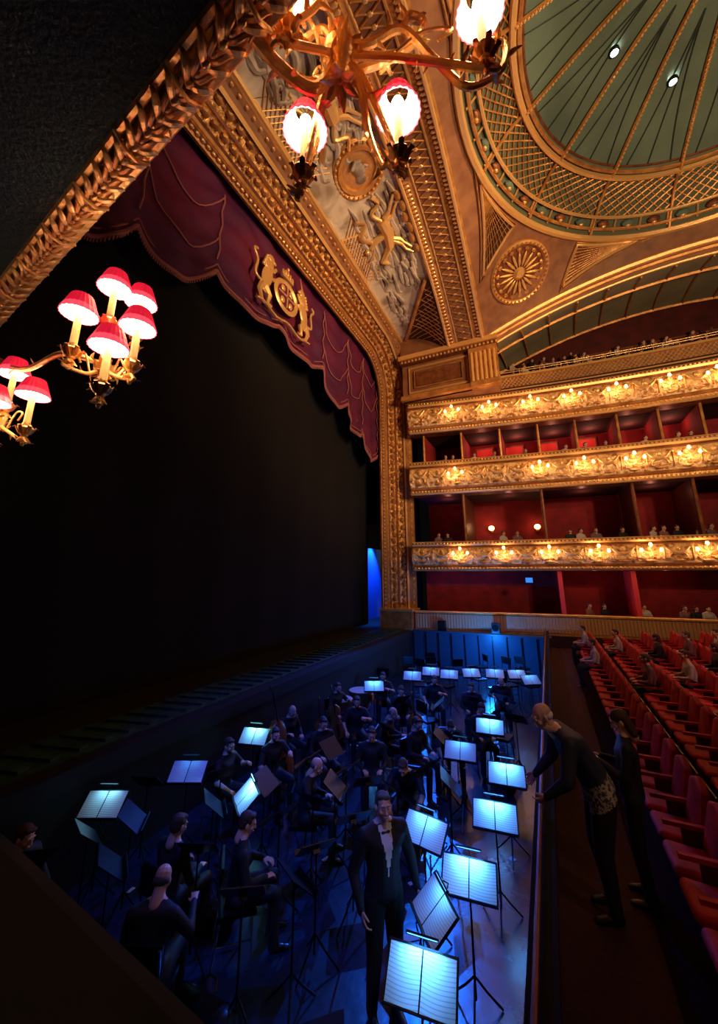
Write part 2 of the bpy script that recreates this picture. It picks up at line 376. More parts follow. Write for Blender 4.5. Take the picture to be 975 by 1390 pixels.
b.tube([pm+tilt @ V((-.2, .2, .2)), pm+tilt @ V((0, .36, .22)), pm+tilt @ V((.2, .28, .2))], .07, RELIEF)
b.obj('ceiling_portrait_medallion')
def horse(name, y0, s):
    b = B(); D = V((0, 0, -.18))
    def q(dy, dv): return cv(y0+s*dy*1.15, .62+dv*1.15)+D
    b.tube([q(-.5, .0), q(0, .02), q(.5, -.02)], [.22, .26, .2], GOLDB, 8)
    b.tube([q(.45, 0), q(.75, -.12), q(.9, -.2)], [.18, .12, .1], GOLDB, 8); b.tube([q(.85, -.2), q(1.1, -.13)], [.11, .07], GOLDB, 8)
    for (a, c, e) in [(.4, .9, 1.1), (.3, .6, .9), (-.4, -.5, -.8), (-.5, -.8, -1.1)]: b.tube([q(a, .05), q((a+c)/2, .14), q(c, .17), q(e, .26)], [.11, .08, .06, .05], GOLDB, 6)
    b.tube(spline([q(-.5, 0), q(-.9, -.08), q(-1.1, .05), q(-1.4, .0)], 4), .07, GOLDB, 6)
    b.tube([q(0, -.02), q(0, -.18), q(.1, -.26)], [.15, .13, .1], GOLDB, 7); b.ell(q(.1, -.31), .11, GOLDB)
    b.tube([q(0, -.2), q(.3, -.24), q(.5, -.32)], .05, GOLDB); b.tube(spline([q(.0, -.2), q(-.5, -.3), q(-.8, -.2), q(-1.1, -.28)], 4), [.12]*13, GOLDB, 6, .4)
    for k in range(6): b.ell(q(-1+.4*k, .3+.02*(k % 2)), (.12, .25, .07), GOLD)
    b.obj(name)
horse('gilded_horse_relief', 12.3, 1); horse('gilded_horse_relief', 7.2, -1)
# arch rib band
b = B()
def band(x0, x1, dz0, dz1, m, n=60):
    b.grid(lambda u, v: (x0+(x1-x0)*v, 1.2+17.3*u, za(1.2+17.3*u)+dz0+(dz1-dz0)*v), n, 1, m)
band(-3.6, -3.45, 0, -.12, GOLD); band(-3.45, -3.2, -.12, 0, GOLDD); band(-3.2, -3.0, 0, .05, GOLD); band(-3.0, -2.2, .05, .05, BROWN); band(-2.2, -2.0, .05, 0, GOLD); band(-2.0, -1.75, 0, -.12, GOLDD); band(-1.75, -1.6, -.12, 0, GOLD)
for x in (-3.45, -1.75): b.tube([(x, 1.2+17.3*i/60, za(1.2+17.3*i/60)-.12) for i in range(61)], .07, GOLDB, 6)
for x in (-3.02, -2.18): b.tube([(x, 1.2+17.3*i/60, za(1.2+17.3*i/60)+.02) for i in range(61)], .04, GOLDB, 5)
for i in range(100):
    y = 1.4+17*i/100
    for x in (-3.3, -1.88): b.ell((x, y, za(y)-.06), (.12, .065, .055), GOLDB, 6, 4)
for i in range(56):
    y = 1.4+17*i/56; b.tube([(-2.95, y, za(y)+.0), (-2.25, y+.3, za(y+.3)+.0)], .025, GOLD, 4); b.tube([(-2.25, y, za(y)+.0), (-2.95, y+.3, za(y+.3)+.0)], .025, GOLD, 4); b.ell((-2.6, y+.15, za(y+.15)), (.09, .07, .05), GOLDB, 6, 4)
b.obj('ceiling_arch_rib')
# pendentives
RO = 8.3; ZO = 17.3
def bound(phi):
    c, s = math.cos(phi), math.sin(phi); hx = XC+1.6; hy = 8.65
    t = min(hx/abs(c) if abs(c) > 1e-6 else 1e9, hy/abs(s) if abs(s) > 1e-6 else 1e9)
    x = XC+c*t; y = YC+s*t
    if abs(abs(x-XC)-hx) < 1e-4: z = za(y)
    else: z = zs(x)
    return V((x, y, z))
def pend(phi, s):
    p0 = V((XC+RO*math.cos(phi), YC+RO*math.sin(phi), ZO)); p1 = bound(phi); p = p0.lerp(p1, s)
    p.z += .10*min((p1-p0).length, 5)*4*s*(1-s)*.5; return p
b = B(); b.grid(lambda u, v: pend(2*PI*u, v), 240, 12, BROWN)
D = V((0, 0, -.07))
for qd in (0, 1):
    base = [PI/2+.76, 3*PI/2-.76][qd]; sg = 1 if qd == 0 else -1
    A = lambda d: base+sg*d
    def outline(pts, r=.06, m=GOLDB):
        P = []
        for (p, q) in zip(pts, pts[1:]+pts[:1]):
            for i in range(8): t = i/8; P.append(pend(A(p[0]+(q[0]-p[0])*t), p[1]+(q[1]-p[1])*t)+D)
        b.tube(P, r, m, 6, closed=True)
    for (d0, d1) in ((.20, .50), (-.20, -.50)):
        outline([(d0, .14), (d1, .2), (d0, .82)])
        def tf(u, v):
            d = d0+(d1-d0)*u; s = .14+.06*u+(.68*(1-u)-.02)*v; return pend(A(d), s)+D*.5
        b.grid(tf, 8, 8, LATT if d0 > 0 else GOLDD)
        for k in range(10):
            u = k/10; b.tube([V(tf(u, j/6))+D*.6 for j in range(7)], .02, GOLD, 4)
            b.tube([V(tf(min(1, j/7), k/10))+D*.6 for j in range(8)], .02, GOLD, 4)
        outline([(d0*.97, .10), (d1*1.15, .17), (d0*.97, .9)], .03, GOLD)
b.obj('ceiling_pendentive')
def rosette(name, phi, s, R):
    b = B(); p = pend(phi, s); p1 = pend(phi, s+.04); p2 = pend(phi+.03, s); n = (p1-p).cross(p2-p).normalized()
    if n.z > 0: n = -n
    rot = n.to_track_quat('Z', 'Y').to_matrix(); p = p+n*.03
    b.lathe([(R*.84, .02), (R*.88, .16), (R*.93, .2), (R*.98, .14), (R, 0)], p, GOLDB, 40, rot)
    b.lathe([(0, .03), (R*.86, .03)], p, GOLDD, 40, rot); b.lathe([(0, .2), (R*.12, .18), (R*.2, .05)], p, GOLDB, 20, rot)
    for i in range(18):
        a = 2*PI*i/18; r3 = rot @ Matrix.Rotation(a, 3, 'Z'); b.ell(p+r3 @ V((R*.45, 0, .08)), (R*.26, R*.05, .06), GOLDB, 6, 5, r3); b.ell(p+r3 @ V((R*.74, 0, .07)), (R*.07, R*.09, .05), GOLD, 6, 4, r3)
    for i in range(40):
        a = 2*PI*i/40; b.ell(p+rot @ V((R*.91*math.cos(a), R*.91*math.sin(a), .2)), R*.04, GOLD, 5, 4)
    b.obj(name)
rosette('ceiling_rosette', PI/2+.79, .42, 1.4); rosette('ceiling_rosette', 3*PI/2-.79, .42, 1.4)
# dome
def circ(r, z, n=96): return [(XC+r*math.cos(2*PI*i/n), YC+r*math.sin(2*PI*i/n), z) for i in range(n)]
b = B()
def domeband(u, v):
    r = 8.3-1.8*v; z = 17.3+1.3*math.sin(v*PI/2); a = 2*PI*u; return (XC+r*math.cos(a), YC+r*math.sin(a), z)
def dbd(a, v, k=.06): p = V(domeband(a/(2*PI), v)); p -= (p-V((XC, YC, 14))).normalized()*k; return p
def cap(u, v):
    r = 6.5*(1-v); z = 18.6+2.2*math.sin(v*PI/2); a = 2*PI*u; return (XC+r*math.cos(a), YC+r*math.sin(a), z)
b.grid(domeband, 120, 10, TEALD); b.grid(cap, 96, 14, TEAL)
for k in range(120):
    a0 = 2*PI*k/120
    for s in (1, -1): b.tube([dbd(a0+s*j*.022, .26+.055*j, .05) for j in range(13)], .03, GOLD, 4)
for r, z, t, m in ((8.35, 17.25, .14, GOLDB), (8.05, 17.45, .07, GOLD), (7.72, 17.72, .07, GOLDB), (6.62, 18.5, .11, GOLDB), (6.42, 18.58, .08, GOLD), (6.3, 18.72, .05, GOLDD)): b.tube(circ(r, z), t, m, 6, closed=True)
for k in range(48):
    a = 2*PI*(k+.5)/48; p = dbd(a, .16, .10); rot = Matrix.Rotation(a, 3, 'Z')
    b.ell(p, (.16, .26, .16), GOLDD if k % 2 else TEAL, 8, 5, rot); b.ell(p-V((0, 0, .1)), (.09, .12, .1), GOLDB, 6, 5, rot)
    b.tube([dbd(a+.065, .05), dbd(a+.065, .24)], .04, GOLDB, 5)
for k in range(16):
    a = 2*PI*k/16+.12
    P = [V(cap(a/(2*PI), j/20))-V((0, 0, .1)) for j in range(20)]; b.tube(P, .07, GOLD, 6)
    b.tube([dbd(a, v/6, .1) for v in range(7)], .06, GOLD, 6)
    for j in range(60):
        t = j/60; q = V(cap(a/(2*PI), t))-V((0, 0, .18)); b.ell(q, .055, GOLDB, 5, 4)
DKT = mat('dome_painted_line', (.03, .05, .04), .8)
for k in range(16):
    a = 2*PI*(k+.5)/16+.12
    for s in (-1, 0, 1):
        P = [V(cap((a+s*.13*(1-j/10))/(2*PI), .04+.56*j/10))-V((0, 0, .04)) for j in range(11)]
        b.tube(P, .022, DKT, 4)
b.obj('ceiling_dome')
SPOTM = mat('downlight_lens', (1, 1, 1), .3, 0, (1, .95, .85), 30)
for (x, y) in ((3.9, 11.9), (5.9, 13.7)):
    r = math.hypot(x-XC, y-YC); v = 1-r/6.5; z = 18.6+2.2*math.sin(v*PI/2)-.12
    b = B(); b.lathe([(.16, .1), (.16, -.02), (.12, -.04), (.11, 0)], (x, y, z), METAL, 16); b.lathe([(0, 0), (.11, 0)], (x, y, z-.01), SPOTM, 16); b.obj('ceiling_downlight')
b = B(); b.rng(-7, 18, -3, 27, 21.2, 21.4, BLACK); b.obj('ceiling_roof', False)
# side arch moulding and gallery ceiling
b = B()
P = [(x, 18.45, zs(x)-.02) for x in [-1.6+17.9*i/50 for i in range(51)]]
b.tube(P, .12, GOLDB, 6); b.tube([(x, 18.6, z-.2) for x, y, z in P], .1, GOLD, 6); b.tube([(x, 18.75, z-.42) for x, y, z in P], .06, GOLDB, 6)
b.grid(lambda u, v: (-1.6+17.9*u, 18.45+.35*v, zs(-1.6+17.9*u)-.5*v), 50, 1, BROWN)
b.obj('ceiling_side_arch')
GALC = mat('gallery_ceiling_paint', (.34, .31, .19), .7, col2=(.24, .23, .15), nscale=.7)
b = B(); GB = 23.9
def gc(x, v): return (x, 18.8+(GB-18.8)*v, zs(x)-.5+1.1*v+.25*math.sin(v*PI))
b.grid(lambda u, v: gc(-1.6+17.9*u, v), 40, 8, GALC)
for k in range(14):
    x = -1.2+1.3*k; b.tube([V(gc(x+.3*v/8, v/8))-V((0, 0, .05)) for v in range(9)], .05, GOLD, 4)
for v in (.33, .97): b.tube([V(gc(-1.6+17.9*i/50, v))-V((0, 0, .06)) for i in range(51)], .09, GOLD, 5)
b.obj('ceiling_gallery')
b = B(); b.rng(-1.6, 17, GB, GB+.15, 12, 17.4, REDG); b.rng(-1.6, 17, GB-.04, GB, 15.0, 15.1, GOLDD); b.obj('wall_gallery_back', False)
b = B(); b.rng(-6.2, 18, 26, 26.2, -1, 17, REDW); b.obj('wall_auditorium_side', False)

# ------------------------------------------------------------------ tiers
def FY(x): return 19+1.3*(1-((x-7)/13)**2)
XS = [-6+.25*i for i in range(80)]
def sweep(b, prof, ms, zb, H, dy=0, xs=XS):
    for k in range(len(prof)-1):
        (o0, h0), (o1, h1) = prof[k], prof[k+1]; m = ms[k % len(ms)] if isinstance(ms, list) else ms
        pts = []; fs = []
        for x in xs: pts += [(x, FY(x)+dy-o0, zb+h0*H), (x, FY(x)+dy-o1, zb+h1*H)]
        for i in range(len(xs)-1): fs.append((2*i, 2*i+1, 2*i+3, 2*i+2))
        b.add(pts, fs, m)
TP = [(-.7, -.02), (-.02, -.02), (.0, .0), (.07, .04), (.07, .10), (.0, .14), (.10, .2), (.20, .34), (.24, .5), (.2, .64), (.1, .76), (.04, .8), (.10, .84), (.14, .9), (.14, .96), (.06, 1.0), (-.28, 1.0), (-.28, .8)]
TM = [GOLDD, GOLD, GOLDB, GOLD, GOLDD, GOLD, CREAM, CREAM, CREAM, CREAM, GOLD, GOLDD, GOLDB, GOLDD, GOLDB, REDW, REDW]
tiers = [(10.05, 1.75), (6.65, 1.75), (2.8, 1.4)]
lampx = {0: [615, 665, 720, 775, 835, 905, 968], 1: [620, 733, 792, 858, 930], 2: [627, 685, 746, 812, 880, 955]}
def xat(u, z):
    best = None
    for i in range(700):
        x = -6+.02*i; p = V((x, FY(x), z))-CAM; uu = 487.5+520*p.dot(Rv)/p.dot(Fv)
        if best is None or abs(uu-u) < best[0]: best = (abs(uu-u), x)
    return best[1]
for ti, (zb, H) in enumerate(tiers):
    b = B(); sweep(b, TP, TM, zb, H)
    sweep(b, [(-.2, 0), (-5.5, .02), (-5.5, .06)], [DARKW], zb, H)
    x = -5.9
    while x < 12:
        y = FY(x)
        b.ell((x, y-.08, zb+.07*H), (.05, .05, .05), GOLDB, 5, 4); b.ell((x, y-.14, zb+.93*H), (.06, .04, .04), GOLDB, 5, 4); x += .16
    x = -5.5; k = 0
    while x < 12:
        y = FY(x); f = H/1.75
        b.tube(arc((x-.42, y-.24, zb+.66*H), (x+.42, y-.24, zb+.66*H), (0, -.03, -.16*f*2), 8), [.03, .045, .06, .07, .075, .07, .06, .045, .03], GOLDB, 6)
        b.ell((x-.46, y-.24, zb+.66*H), (.08, .06, .1), GOLDB, 7, 5); b.tube([(x-.46, y-.25, zb+.62*H), (x-.46, y-.2, zb+.28*H)], [.06, .03], GOLD, 6)
        b.ell((x, y-.24, zb+.62*H), (.11, .06, .13*f), GOLDB, 8, 6); b.ell((x, y-.22, zb+.27*H), (.2, .05, .06), GOLD, 7, 4)
        for s in (-1, 1): b.tube(spline([(x+s*.08, y-.24, zb+.5*H), (x+s*.25, y-.25, zb+.44*H), (x+s*.3, y-.24, zb+.34*H), (x+s*.2, y-.24, zb+.33*H)], 3), .022, GOLDB, 5)
        x += .95
    b.obj('balcony_front')
    for u in lampx[ti]:
        x = xat(u, zb+H*.7); y = FY(x)-.3; L = B(); z0 = zb+.42*H
        L.ell((0, .08, .0), (.10, .05, .2), GOLDB, 8, 6)
        for dx, dz in ((-.34, .10), (0, .32), (.34, .10)):
            L.tube(spline([(0, .06, -.02), (dx*.7, -.06, -.08), (dx, -.16, .02), (dx, -.16, dz)], 4), .018, GOLDB, 5)
            L.cyl((dx, -.16, dz), (dx, -.16, dz+.1), .02, .02, CANDLE, 6)
            L.lathe([(.075, dz+.08), (.045, dz+.19), (0, dz+.19)], (dx, -.16, 0), SHADES, 10)
            L.ell((dx, -.16, dz+.07), .035, BULB, 6, 4)
        o = place('balcony_candle_bracket', L.mesh('balcony_candle_bracket'), (x, y, z0))
        light('candle_glow', 'POINT', (0, -.25, .04), 14, (1, .60, .28), .10, parent=o)
b = B(); sweep(b, [(-3.2, 0), (-3.2, 1)], [REDW], 6.7, 3.4); sweep(b, [(-3.4, 0), (-3.4, 1)], [REDW], 2.8, 3.9); sweep(b, [(-2.2, 0), (-2.2, 1)], [REDW], -.5, 3.3); b.obj('wall_box_backs')
b = B()
for u in (573, 625, 678, 731, 783, 842, 900, 960):
    x = xat(u, 9.2); y = FY(x); b.rng(x-.05, x+.05, y+.5, y+3.15, 8.2, 10.0, REDW); b.cyl((x, y+.4, 8.4), (x, y+.4, 10.0), .06, .06, GOLD, 8)
for u in (630, 738, 865, 950):
    x = xat(u, 5.4); y = FY(x); b.rng(x-.06, x+.06, y+.3, y+3.2, 4.2, 6.6, WOOD); b.cyl((x, y+.2, 4.2), (x, y+.2, 6.6), .07, .07, GOLDD, 8)
for u in (763, 865):
    x = xat(u, 1.8); y = FY(x); b.rng(x-.09, x+.09, y+.1, y+2.0, .9, 2.75, REDL)
b.obj('box_partition')
b = B()
for u in (648, 693, 745, 805): x = xat(u, 9.2); y = FY(x)+3.0; b.rng(x-.45, x+.45, y, y+.08, 8.5, 9.75, REDL); b.rng(x-.52, x+.52, y+.04, y+.1, 8.4, 9.85, GOLDD)
b.obj('door_boxes')
for u in (648, 700, 755, 810, 870, 930): x = xat(u, 9.2); light('box_light', 'POINT', (x, FY(x)+2.2, 9.75), 18, (1, .35, .22), .05)
for u in (600, 690, 800, 905): x = xat(u, 5.4); light('box_light', 'POINT', (x, FY(x)+1.8, 6.3), 8, (1, .32, .2), .04)
for u in (600, 660, 815, 920): x = xat(u, 1.8); light('box_light', 'POINT', (x, FY(x)+1.0, 2.6), 5, (1, .34, .22), .04)
for u in (657, 728):
    x = xat(u, 5.0); y = FY(x)+3.0; b = B(); b.cyl((x, y+.3, 5.0), (x, y, 5.0), .02, .02, GOLD, 6); b.ell((x, y, 5.12), (.16, .12, .14), SHADES, 12, 8); b.ell((x, y+.2, 5), (.1, .06, .12), GOLD); b.obj('wall_sconce'); light('sconce_glow', 'POINT', (x, y-.3, 5.2), 8, WARM, .05)
PAR = mat('parapet_panelling', (.62, .34, .16), .5)
b = B(); sweep(b, [(-.3, 1), (.02, 1), (.05, .95), (.05, .88), (.0, .84), (.0, .12), (.05, .08), (.05, 0), (.0, -.6)], [REDW, GOLDB, GOLD, GOLDD, PAR, GOLDD, GOLD, DARKW], 0, .9)
x = -5.9
while x < 12: b.cyl((x, FY(x)-.01, .12), (x, FY(x)-.01, .76), .03, .03, PAR, 5); x += .13
b.obj('stalls_circle_parapet')
# upper gallery
b = B(); GY = .75
xs2 = [-1.2+.25*i for i in range(62)]
sweep(b, [(.0, 0), (.06, .05), (.06, .12), (0, .16), (0, .84), (.06, .88), (.06, 1), (-.2, 1), (-.2, 0)], [GOLD, GOLDB, GOLD, BROWN, GOLD, GOLDB, REDW, DARKW], 12.2, .95, GY, xs2)
for x in [-1.1+.2*i for i in range(76)]:
    for s in (-1, 1):
        b.tube([(x-s*.25, FY(x)+GY-.02, 12.4), (x+s*.25, FY(x)+GY-.02, 12.97)], .018, GOLDB, 4)
for hz in (13.3, 13.42): b.tube([(x, FY(x)+GY-.05, hz) for x in xs2], .02, GOLDB, 6)
for x in xs2[::4]: b.cyl((x, FY(x)+GY-.05, 13.15), (x, FY(x)+GY-.05, 13.42), .02, .02, GOLDB, 5)
for k in range(5):
    z0 = 12.3+.5*k
    sweep(b, [(-.3-.62*k, z0-.5), (-.3-.62*k, z0), (-.92-.62*k, z0)], [DARKW], 0, 1, GY, xs2)
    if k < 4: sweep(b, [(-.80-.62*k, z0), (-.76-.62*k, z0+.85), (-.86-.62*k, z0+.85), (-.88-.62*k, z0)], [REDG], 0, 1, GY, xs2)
b.obj('upper_gallery')
b = B(); sweep(b, [(-.3, 11.6), (-.7, 11.7), (-.7, 12.4)], [DARKW], 0, 1, 0, xs2); b.obj('top_tier_seating_step')
# pier
b = B(); b.rng(-6.2, -1.2, 18.75, 21, 11.85, 14.4, BROWN)
b.tube([(-5.8, 18.72, 12.3), (-2.6, 18.72, 12.3), (-2.6, 18.72, 13.8), (-5.8, 18.72, 13.8)], .07, GOLDB, 6, closed=True)
b.tube([(-5.5, 18.68, 12.55), (-2.9, 18.68, 12.55), (-2.9, 18.68, 13.55), (-5.5, 18.68, 13.55)], .04, GOLD, 6, closed=True)
b.rng(-5.4, -3.0, 18.7, 18.76, 12.65, 13.45, GOLDD)
b.rng(-2.5, -1.1, 18.45, 18.9, 11.85, 14.3, GOLD)
for i in range(6): b.cyl((-2.35+i*.22, 18.42, 12.1), (-2.35+i*.22, 18.42, 13.7), .07, .07, GOLDB, 6)
b.rng(-6.3, -1.0, 18.3, 18.9, 14.2, 14.45, GOLDB); b.rng(-6.25, -1.05, 18.4, 18.9, 14.0, 14.2, GOLDD); b.rng(-6.25, -1.05, 18.5, 18.9, 11.85, 12.1, GOLD)
for i in range(26): b.ell((-6.1+i*.2, 18.4, 14.08), (.06, .06, .08), GOLDB, 5, 4)
b.rng(-6.2, -1.6, 18.5, 18.8, 14.4, 17.3, BROWN)
b.obj('corner_pier')
for x in (-4.7, -2.3):
    b = B(); b.box((x, 18.95, .3), (.34, .3, .42), METAL); b.lathe([(.15, 0), (.13, .03), (.05, -.0), (0, .02)], (x, 18.8, .32), BLACK, 16, Matrix.Rotation(PI/2, 3, 'X')); b.box((x, 18.95, .07), (.4, .1, .05), METAL)
    b.tube([(x-.19, 18.95, .07), (x-.19, 18.95, .3), (x+.19, 18.95, .3), (x+.19, 18.95, .07)], .015, METAL); b.obj('stage_loudspeaker')
b = B(); x = xat(718, 2.4); b.box((x, FY(x)+.3, 2.35), (.3, .05, .22), mat('exit_sign_blue', (.02, .1, .3), .5, 0, (.05, .3, 1), .8)); b.obj('exit_sign')

# ------------------------------------------------------------------ box: overhead balcony and parapet
b = B()
def ey(x): return .34-.15*x if x < 0 else .34-.1*x
xs = [-6+.25*i for i in range(41)]
pts = []; fs = []
for x in xs: pts += [(x, -3, 4.0), (x, ey(x), 4.0)]
for i in range(len(xs)-1): fs.append((2*i, 2*i+1, 2*i+3, 2*i+2))
b.add(pts, fs, SOFF)
def edgep(x, dy=0, dz=0): return (x, ey(x)+dy, 4.0+dz)
xf = [-6+.1*i for i in range(101)]
b.tube([edgep(x, .0, .0) for x in xf], .014, GOLDB, 6); b.tube([edgep(x, .05, .01) for x in xf], .030, ORNATE, 8); b.tube([edgep(x, .10, .012) for x in xf], .016, GOLDB, 6)
fp = [(.10, 0), (.12, .06), (.08, .12), (.16, .3), (.2, .55), (.16, .8), (.08, .95), (.14, 1.0), (.14, 1.1), (-.1, 1.1)]
for k in range(len(fp)-1):
    pts = []; fs = []
    for x in xf: pts += [edgep(x, fp[k][0], fp[k][1]), edgep(x, fp[k+1][0], fp[k+1][1])]
    for i in range(len(xf)-1): fs.append((2*i, 2*i+1, 2*i+3, 2*i+2))
    b.add(pts, fs, CREAM if 2 < k < 6 else GOLD)
x = -5.9; k = 0
while x < 3:
    for s in (1, -1):
        y0 = .05
        b.tube(spline([edgep(x, y0, -.02), edgep(x+.03, y0+s*.02, -.034), edgep(x+.055, y0+s*.045, -.026), edgep(x+.05, y0+s*.06, -.008)], 3), [.004, .007, .010, .011, .012, .012, .010, .008, .006, .004], GOLDB, 6, .5)
        b.tube(spline([edgep(x+.03, y0, -.022), edgep(x+.05, y0+s*.012, -.034), edgep(x+.085, y0+s*.022, -.03), edgep(x+.095, y0+s*.036, -.02)], 3), [.003, .005, .007, .008, .008, .008, .007, .006, .004, .003], GOLD, 6, .5)
    b.ell(edgep(x+.02, .05, -.034), (.016, .010, .010), GOLDB, 6, 5); b.ell(edgep(x+.055, .05, -.03), (.012, .007, .008), GOLDB, 6, 5)
    if k % 4 == 0: b.tube([edgep(x-.01, -.012, -.008), edgep(x-.012, .03, -.038), edgep(x-.012, .07, -.038), edgep(x-.01, .112, -.004)], .007, GOLDB, 6)
    x += .075; k += 1
b.obj('balcony_overhead')
b = B()
pl = [(-6, 1.15), (-1.383, .693), (-.818, .629), (1, .42), (5, .3)]
for (a, c) in zip(pl, pl[1:]):
    A0, C0 = V((a[0], a[1], 1.9)), V((c[0], c[1], 1.9)); off = V((0, -.5, 0)); dn = V((0, 0, -.1)); i2 = V((0, -.06, 0))
    q = [A0, C0, C0+off, A0+off, A0+dn, C0+dn, C0+off+dn, A0+off+dn]; b.add(q, [(0, 1, 2, 3), (0, 4, 5, 1), (3, 2, 6, 7), (4, 7, 6, 5)], LEDGE)
    q = [A0+dn+i2, C0+dn+i2, C0+i2+V((0, 0, -2.4)), A0+i2+V((0, 0, -2.4))]; b.add(q, [(0, 1, 2, 3)], LEDGE)
    b.tube([A0+V((0, 0, -.05)), C0+V((0, 0, -.05))], .05, LEDGE, 8)
b.obj('box_parapet')
b = B(); b.rng(-6, 5, -3.1, -3, -1, 4, DARKW); b.obj('wall_box_back', False)

# ------------------------------------------------------------------ candelabra
def candle(b, base, s=1.0):
    p = V(base)
    b.lathe([(0, -.03*s), (.012*s, -.028*s), (.022*s, -.008*s), (.03*s, .004*s), (.027*s, .01*s), (.012*s, .006*s), (.016*s, .02*s), (.014*s, .03*s)], p, GOLDB, 12)
    for i in range(6):
        a = 2*PI*i/6; d = V((math.cos(a), math.sin(a), 0)); b.tube([p+V((0, 0, -.03*s)), p+d*.02*s+V((0, 0, -.015*s)), p+d*.034*s+V((0, 0, .012*s)), p+d*.042*s+V((0, 0, .006*s))], [.004*s, .009*s, .008*s, .003*s], GOLD, 5, .4)
    b.cyl(p+V((0, 0, .01*s)), p+V((0, 0, .15*s)), .0125*s, .0115*s, CANDLE, 12)
    b.ell(p+V((0, 0, .180*s)), (.018*s, .018*s, .03*s), BULB, 10, 8)
    zb = .150*s; zm = .178*s; zt = .228*s; k = .9
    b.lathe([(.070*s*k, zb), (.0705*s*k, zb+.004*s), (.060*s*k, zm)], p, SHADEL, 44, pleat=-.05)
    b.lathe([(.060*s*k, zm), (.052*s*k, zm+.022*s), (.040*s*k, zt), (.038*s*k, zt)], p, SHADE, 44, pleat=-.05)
    b.lathe([(.065*s*k, zb+.001*s), (.053*s*k, zb+.035*s), (.034*s*k, zt)], p, SHIN, 22)
def leaf(b, p, d, L, curl, m=GOLDB):
    p = V(p); d = V(d).normalized(); n = 6; pts = []; rs = []
    for i in range(n+1):
        t = i/n; pts.append(p+d*L*t+V(curl)*t*t*L); rs.append(L*.20*math.sin(PI*min(.97, t*.9+.08))+.001)
    b.tube(pts, rs, m, 6, .35)
def acanthus(b, p, d, L, n=6, sp=.45):
    d = V(d).normalized(); o1 = d.orthogonal().normalized(); o2 = d.cross(o1)
    for i in range(n):
        a = 2*PI*i/n; r = o1*math.cos(a)+o2*math.sin(a); leaf(b, p, d+r*sp, L, r*.4-d*.2, GOLDB)
def arm(b, pts, r0, r1, step=3):
    P = spline(pts, 7); n = len(P); b.tube(P, [r0+(r1-r0)*i/(n-1) for i in range(n)], GOLDB, 8)
    for i in range(2, n-2, step):
        t = (P[i+1]-P[i]).normalized(); o = t.orthogonal().normalized(); o = Matrix.Rotation(i*1.3, 3, t) @ o
        leaf(b, P[i], t+o*.5, r0*2.8, o*.7-t*.4, GOLDB)
def fixture(name, hub, cands, attach, s=1.0, ar=1.0, extra=()):
    b = B(); hub = V(hub); q = s*ar
    b.lathe([(0, -.08*q), (.012*q, -.07*q), (.02*q, -.05*q), (.01*q, -.035*q), (.03*q, -.01*q), (.034*q, .01*q), (.018*q, .03*q), (.012*q, .06*q), (.02*q, .075*q), (0, .09*q)], hub, GOLDB, 16)
    acanthus(b, hub+V((0, 0, -.06*q)), (0, 0, -1), .05*q); acanthus(b, hub+V((0, 0, -.02*q)), (0, 0, 1), .06*q, 8)
    for c in cands:
        base = V(c)-V((0, 0, .19*s)); d = base-hub; h = V((d.x, d.y, 0)); hl = max(h.length, .02); h = h/hl
        arm(b, [hub, hub+h*hl*.45+V((0, 0, -.045*s+d.z*.1)), base-V((0, 0, .06*s))+h*.015*s, base-V((0, 0, .03*s))], .0085*q, .006*q)
        b.tube(spline([hub+h*hl*.4+V((0, 0, -.03*s)), hub+h*hl*.6+V((0, 0, .03*s)), hub+h*hl*.8+V((0, 0, .02*s)), hub+h*hl*.7+V((0, 0, -.01*s))], 5), .004*q, GOLDB, 6)
        candle(b, base, s); acanthus(b, base-V((0, 0, .025*s)), (0, 0, -1), .034*s, 7, .3); b.ell(base-V((0, 0, .062*s)), (.008*s, .008*s, .012*s), GOLDB, 8, 6)
    arm(b, attach, .011*q, .013*q)
    for e in extra: arm(b, e, .009*q, .006*q)
    o = b.obj(name)
    for c in cands: light('candle_bulb', 'POINT', V(c)-V((0, 0, .055)), .9, WARM, .02, parent=o)
    return o
fixture('candelabra', W(140, 500, 1.45), [W(110, 415, 1.42), W(158, 382, 1.55), W(193, 402, 1.62), W(189, 434, 1.42), W(150, 459, 1.32)],
        [W(140, 495, 1.45), W(85, 480, 1.5), W(20, 500, 1.7), W(-60, 440, 1.9), V((-2.9, .87, 4.02))])
fixture('candelabra', W(-5, 575, 1.7), [W(22, 499, 1.75), W(47, 527, 1.65), W(-8, 535, 1.6), W(-45, 500, 1.75)],
        [W(-5, 575, 1.7), W(-60, 560, 1.75), W(-110, 470, 1.95), V((-3.4, .94, 4.02))])
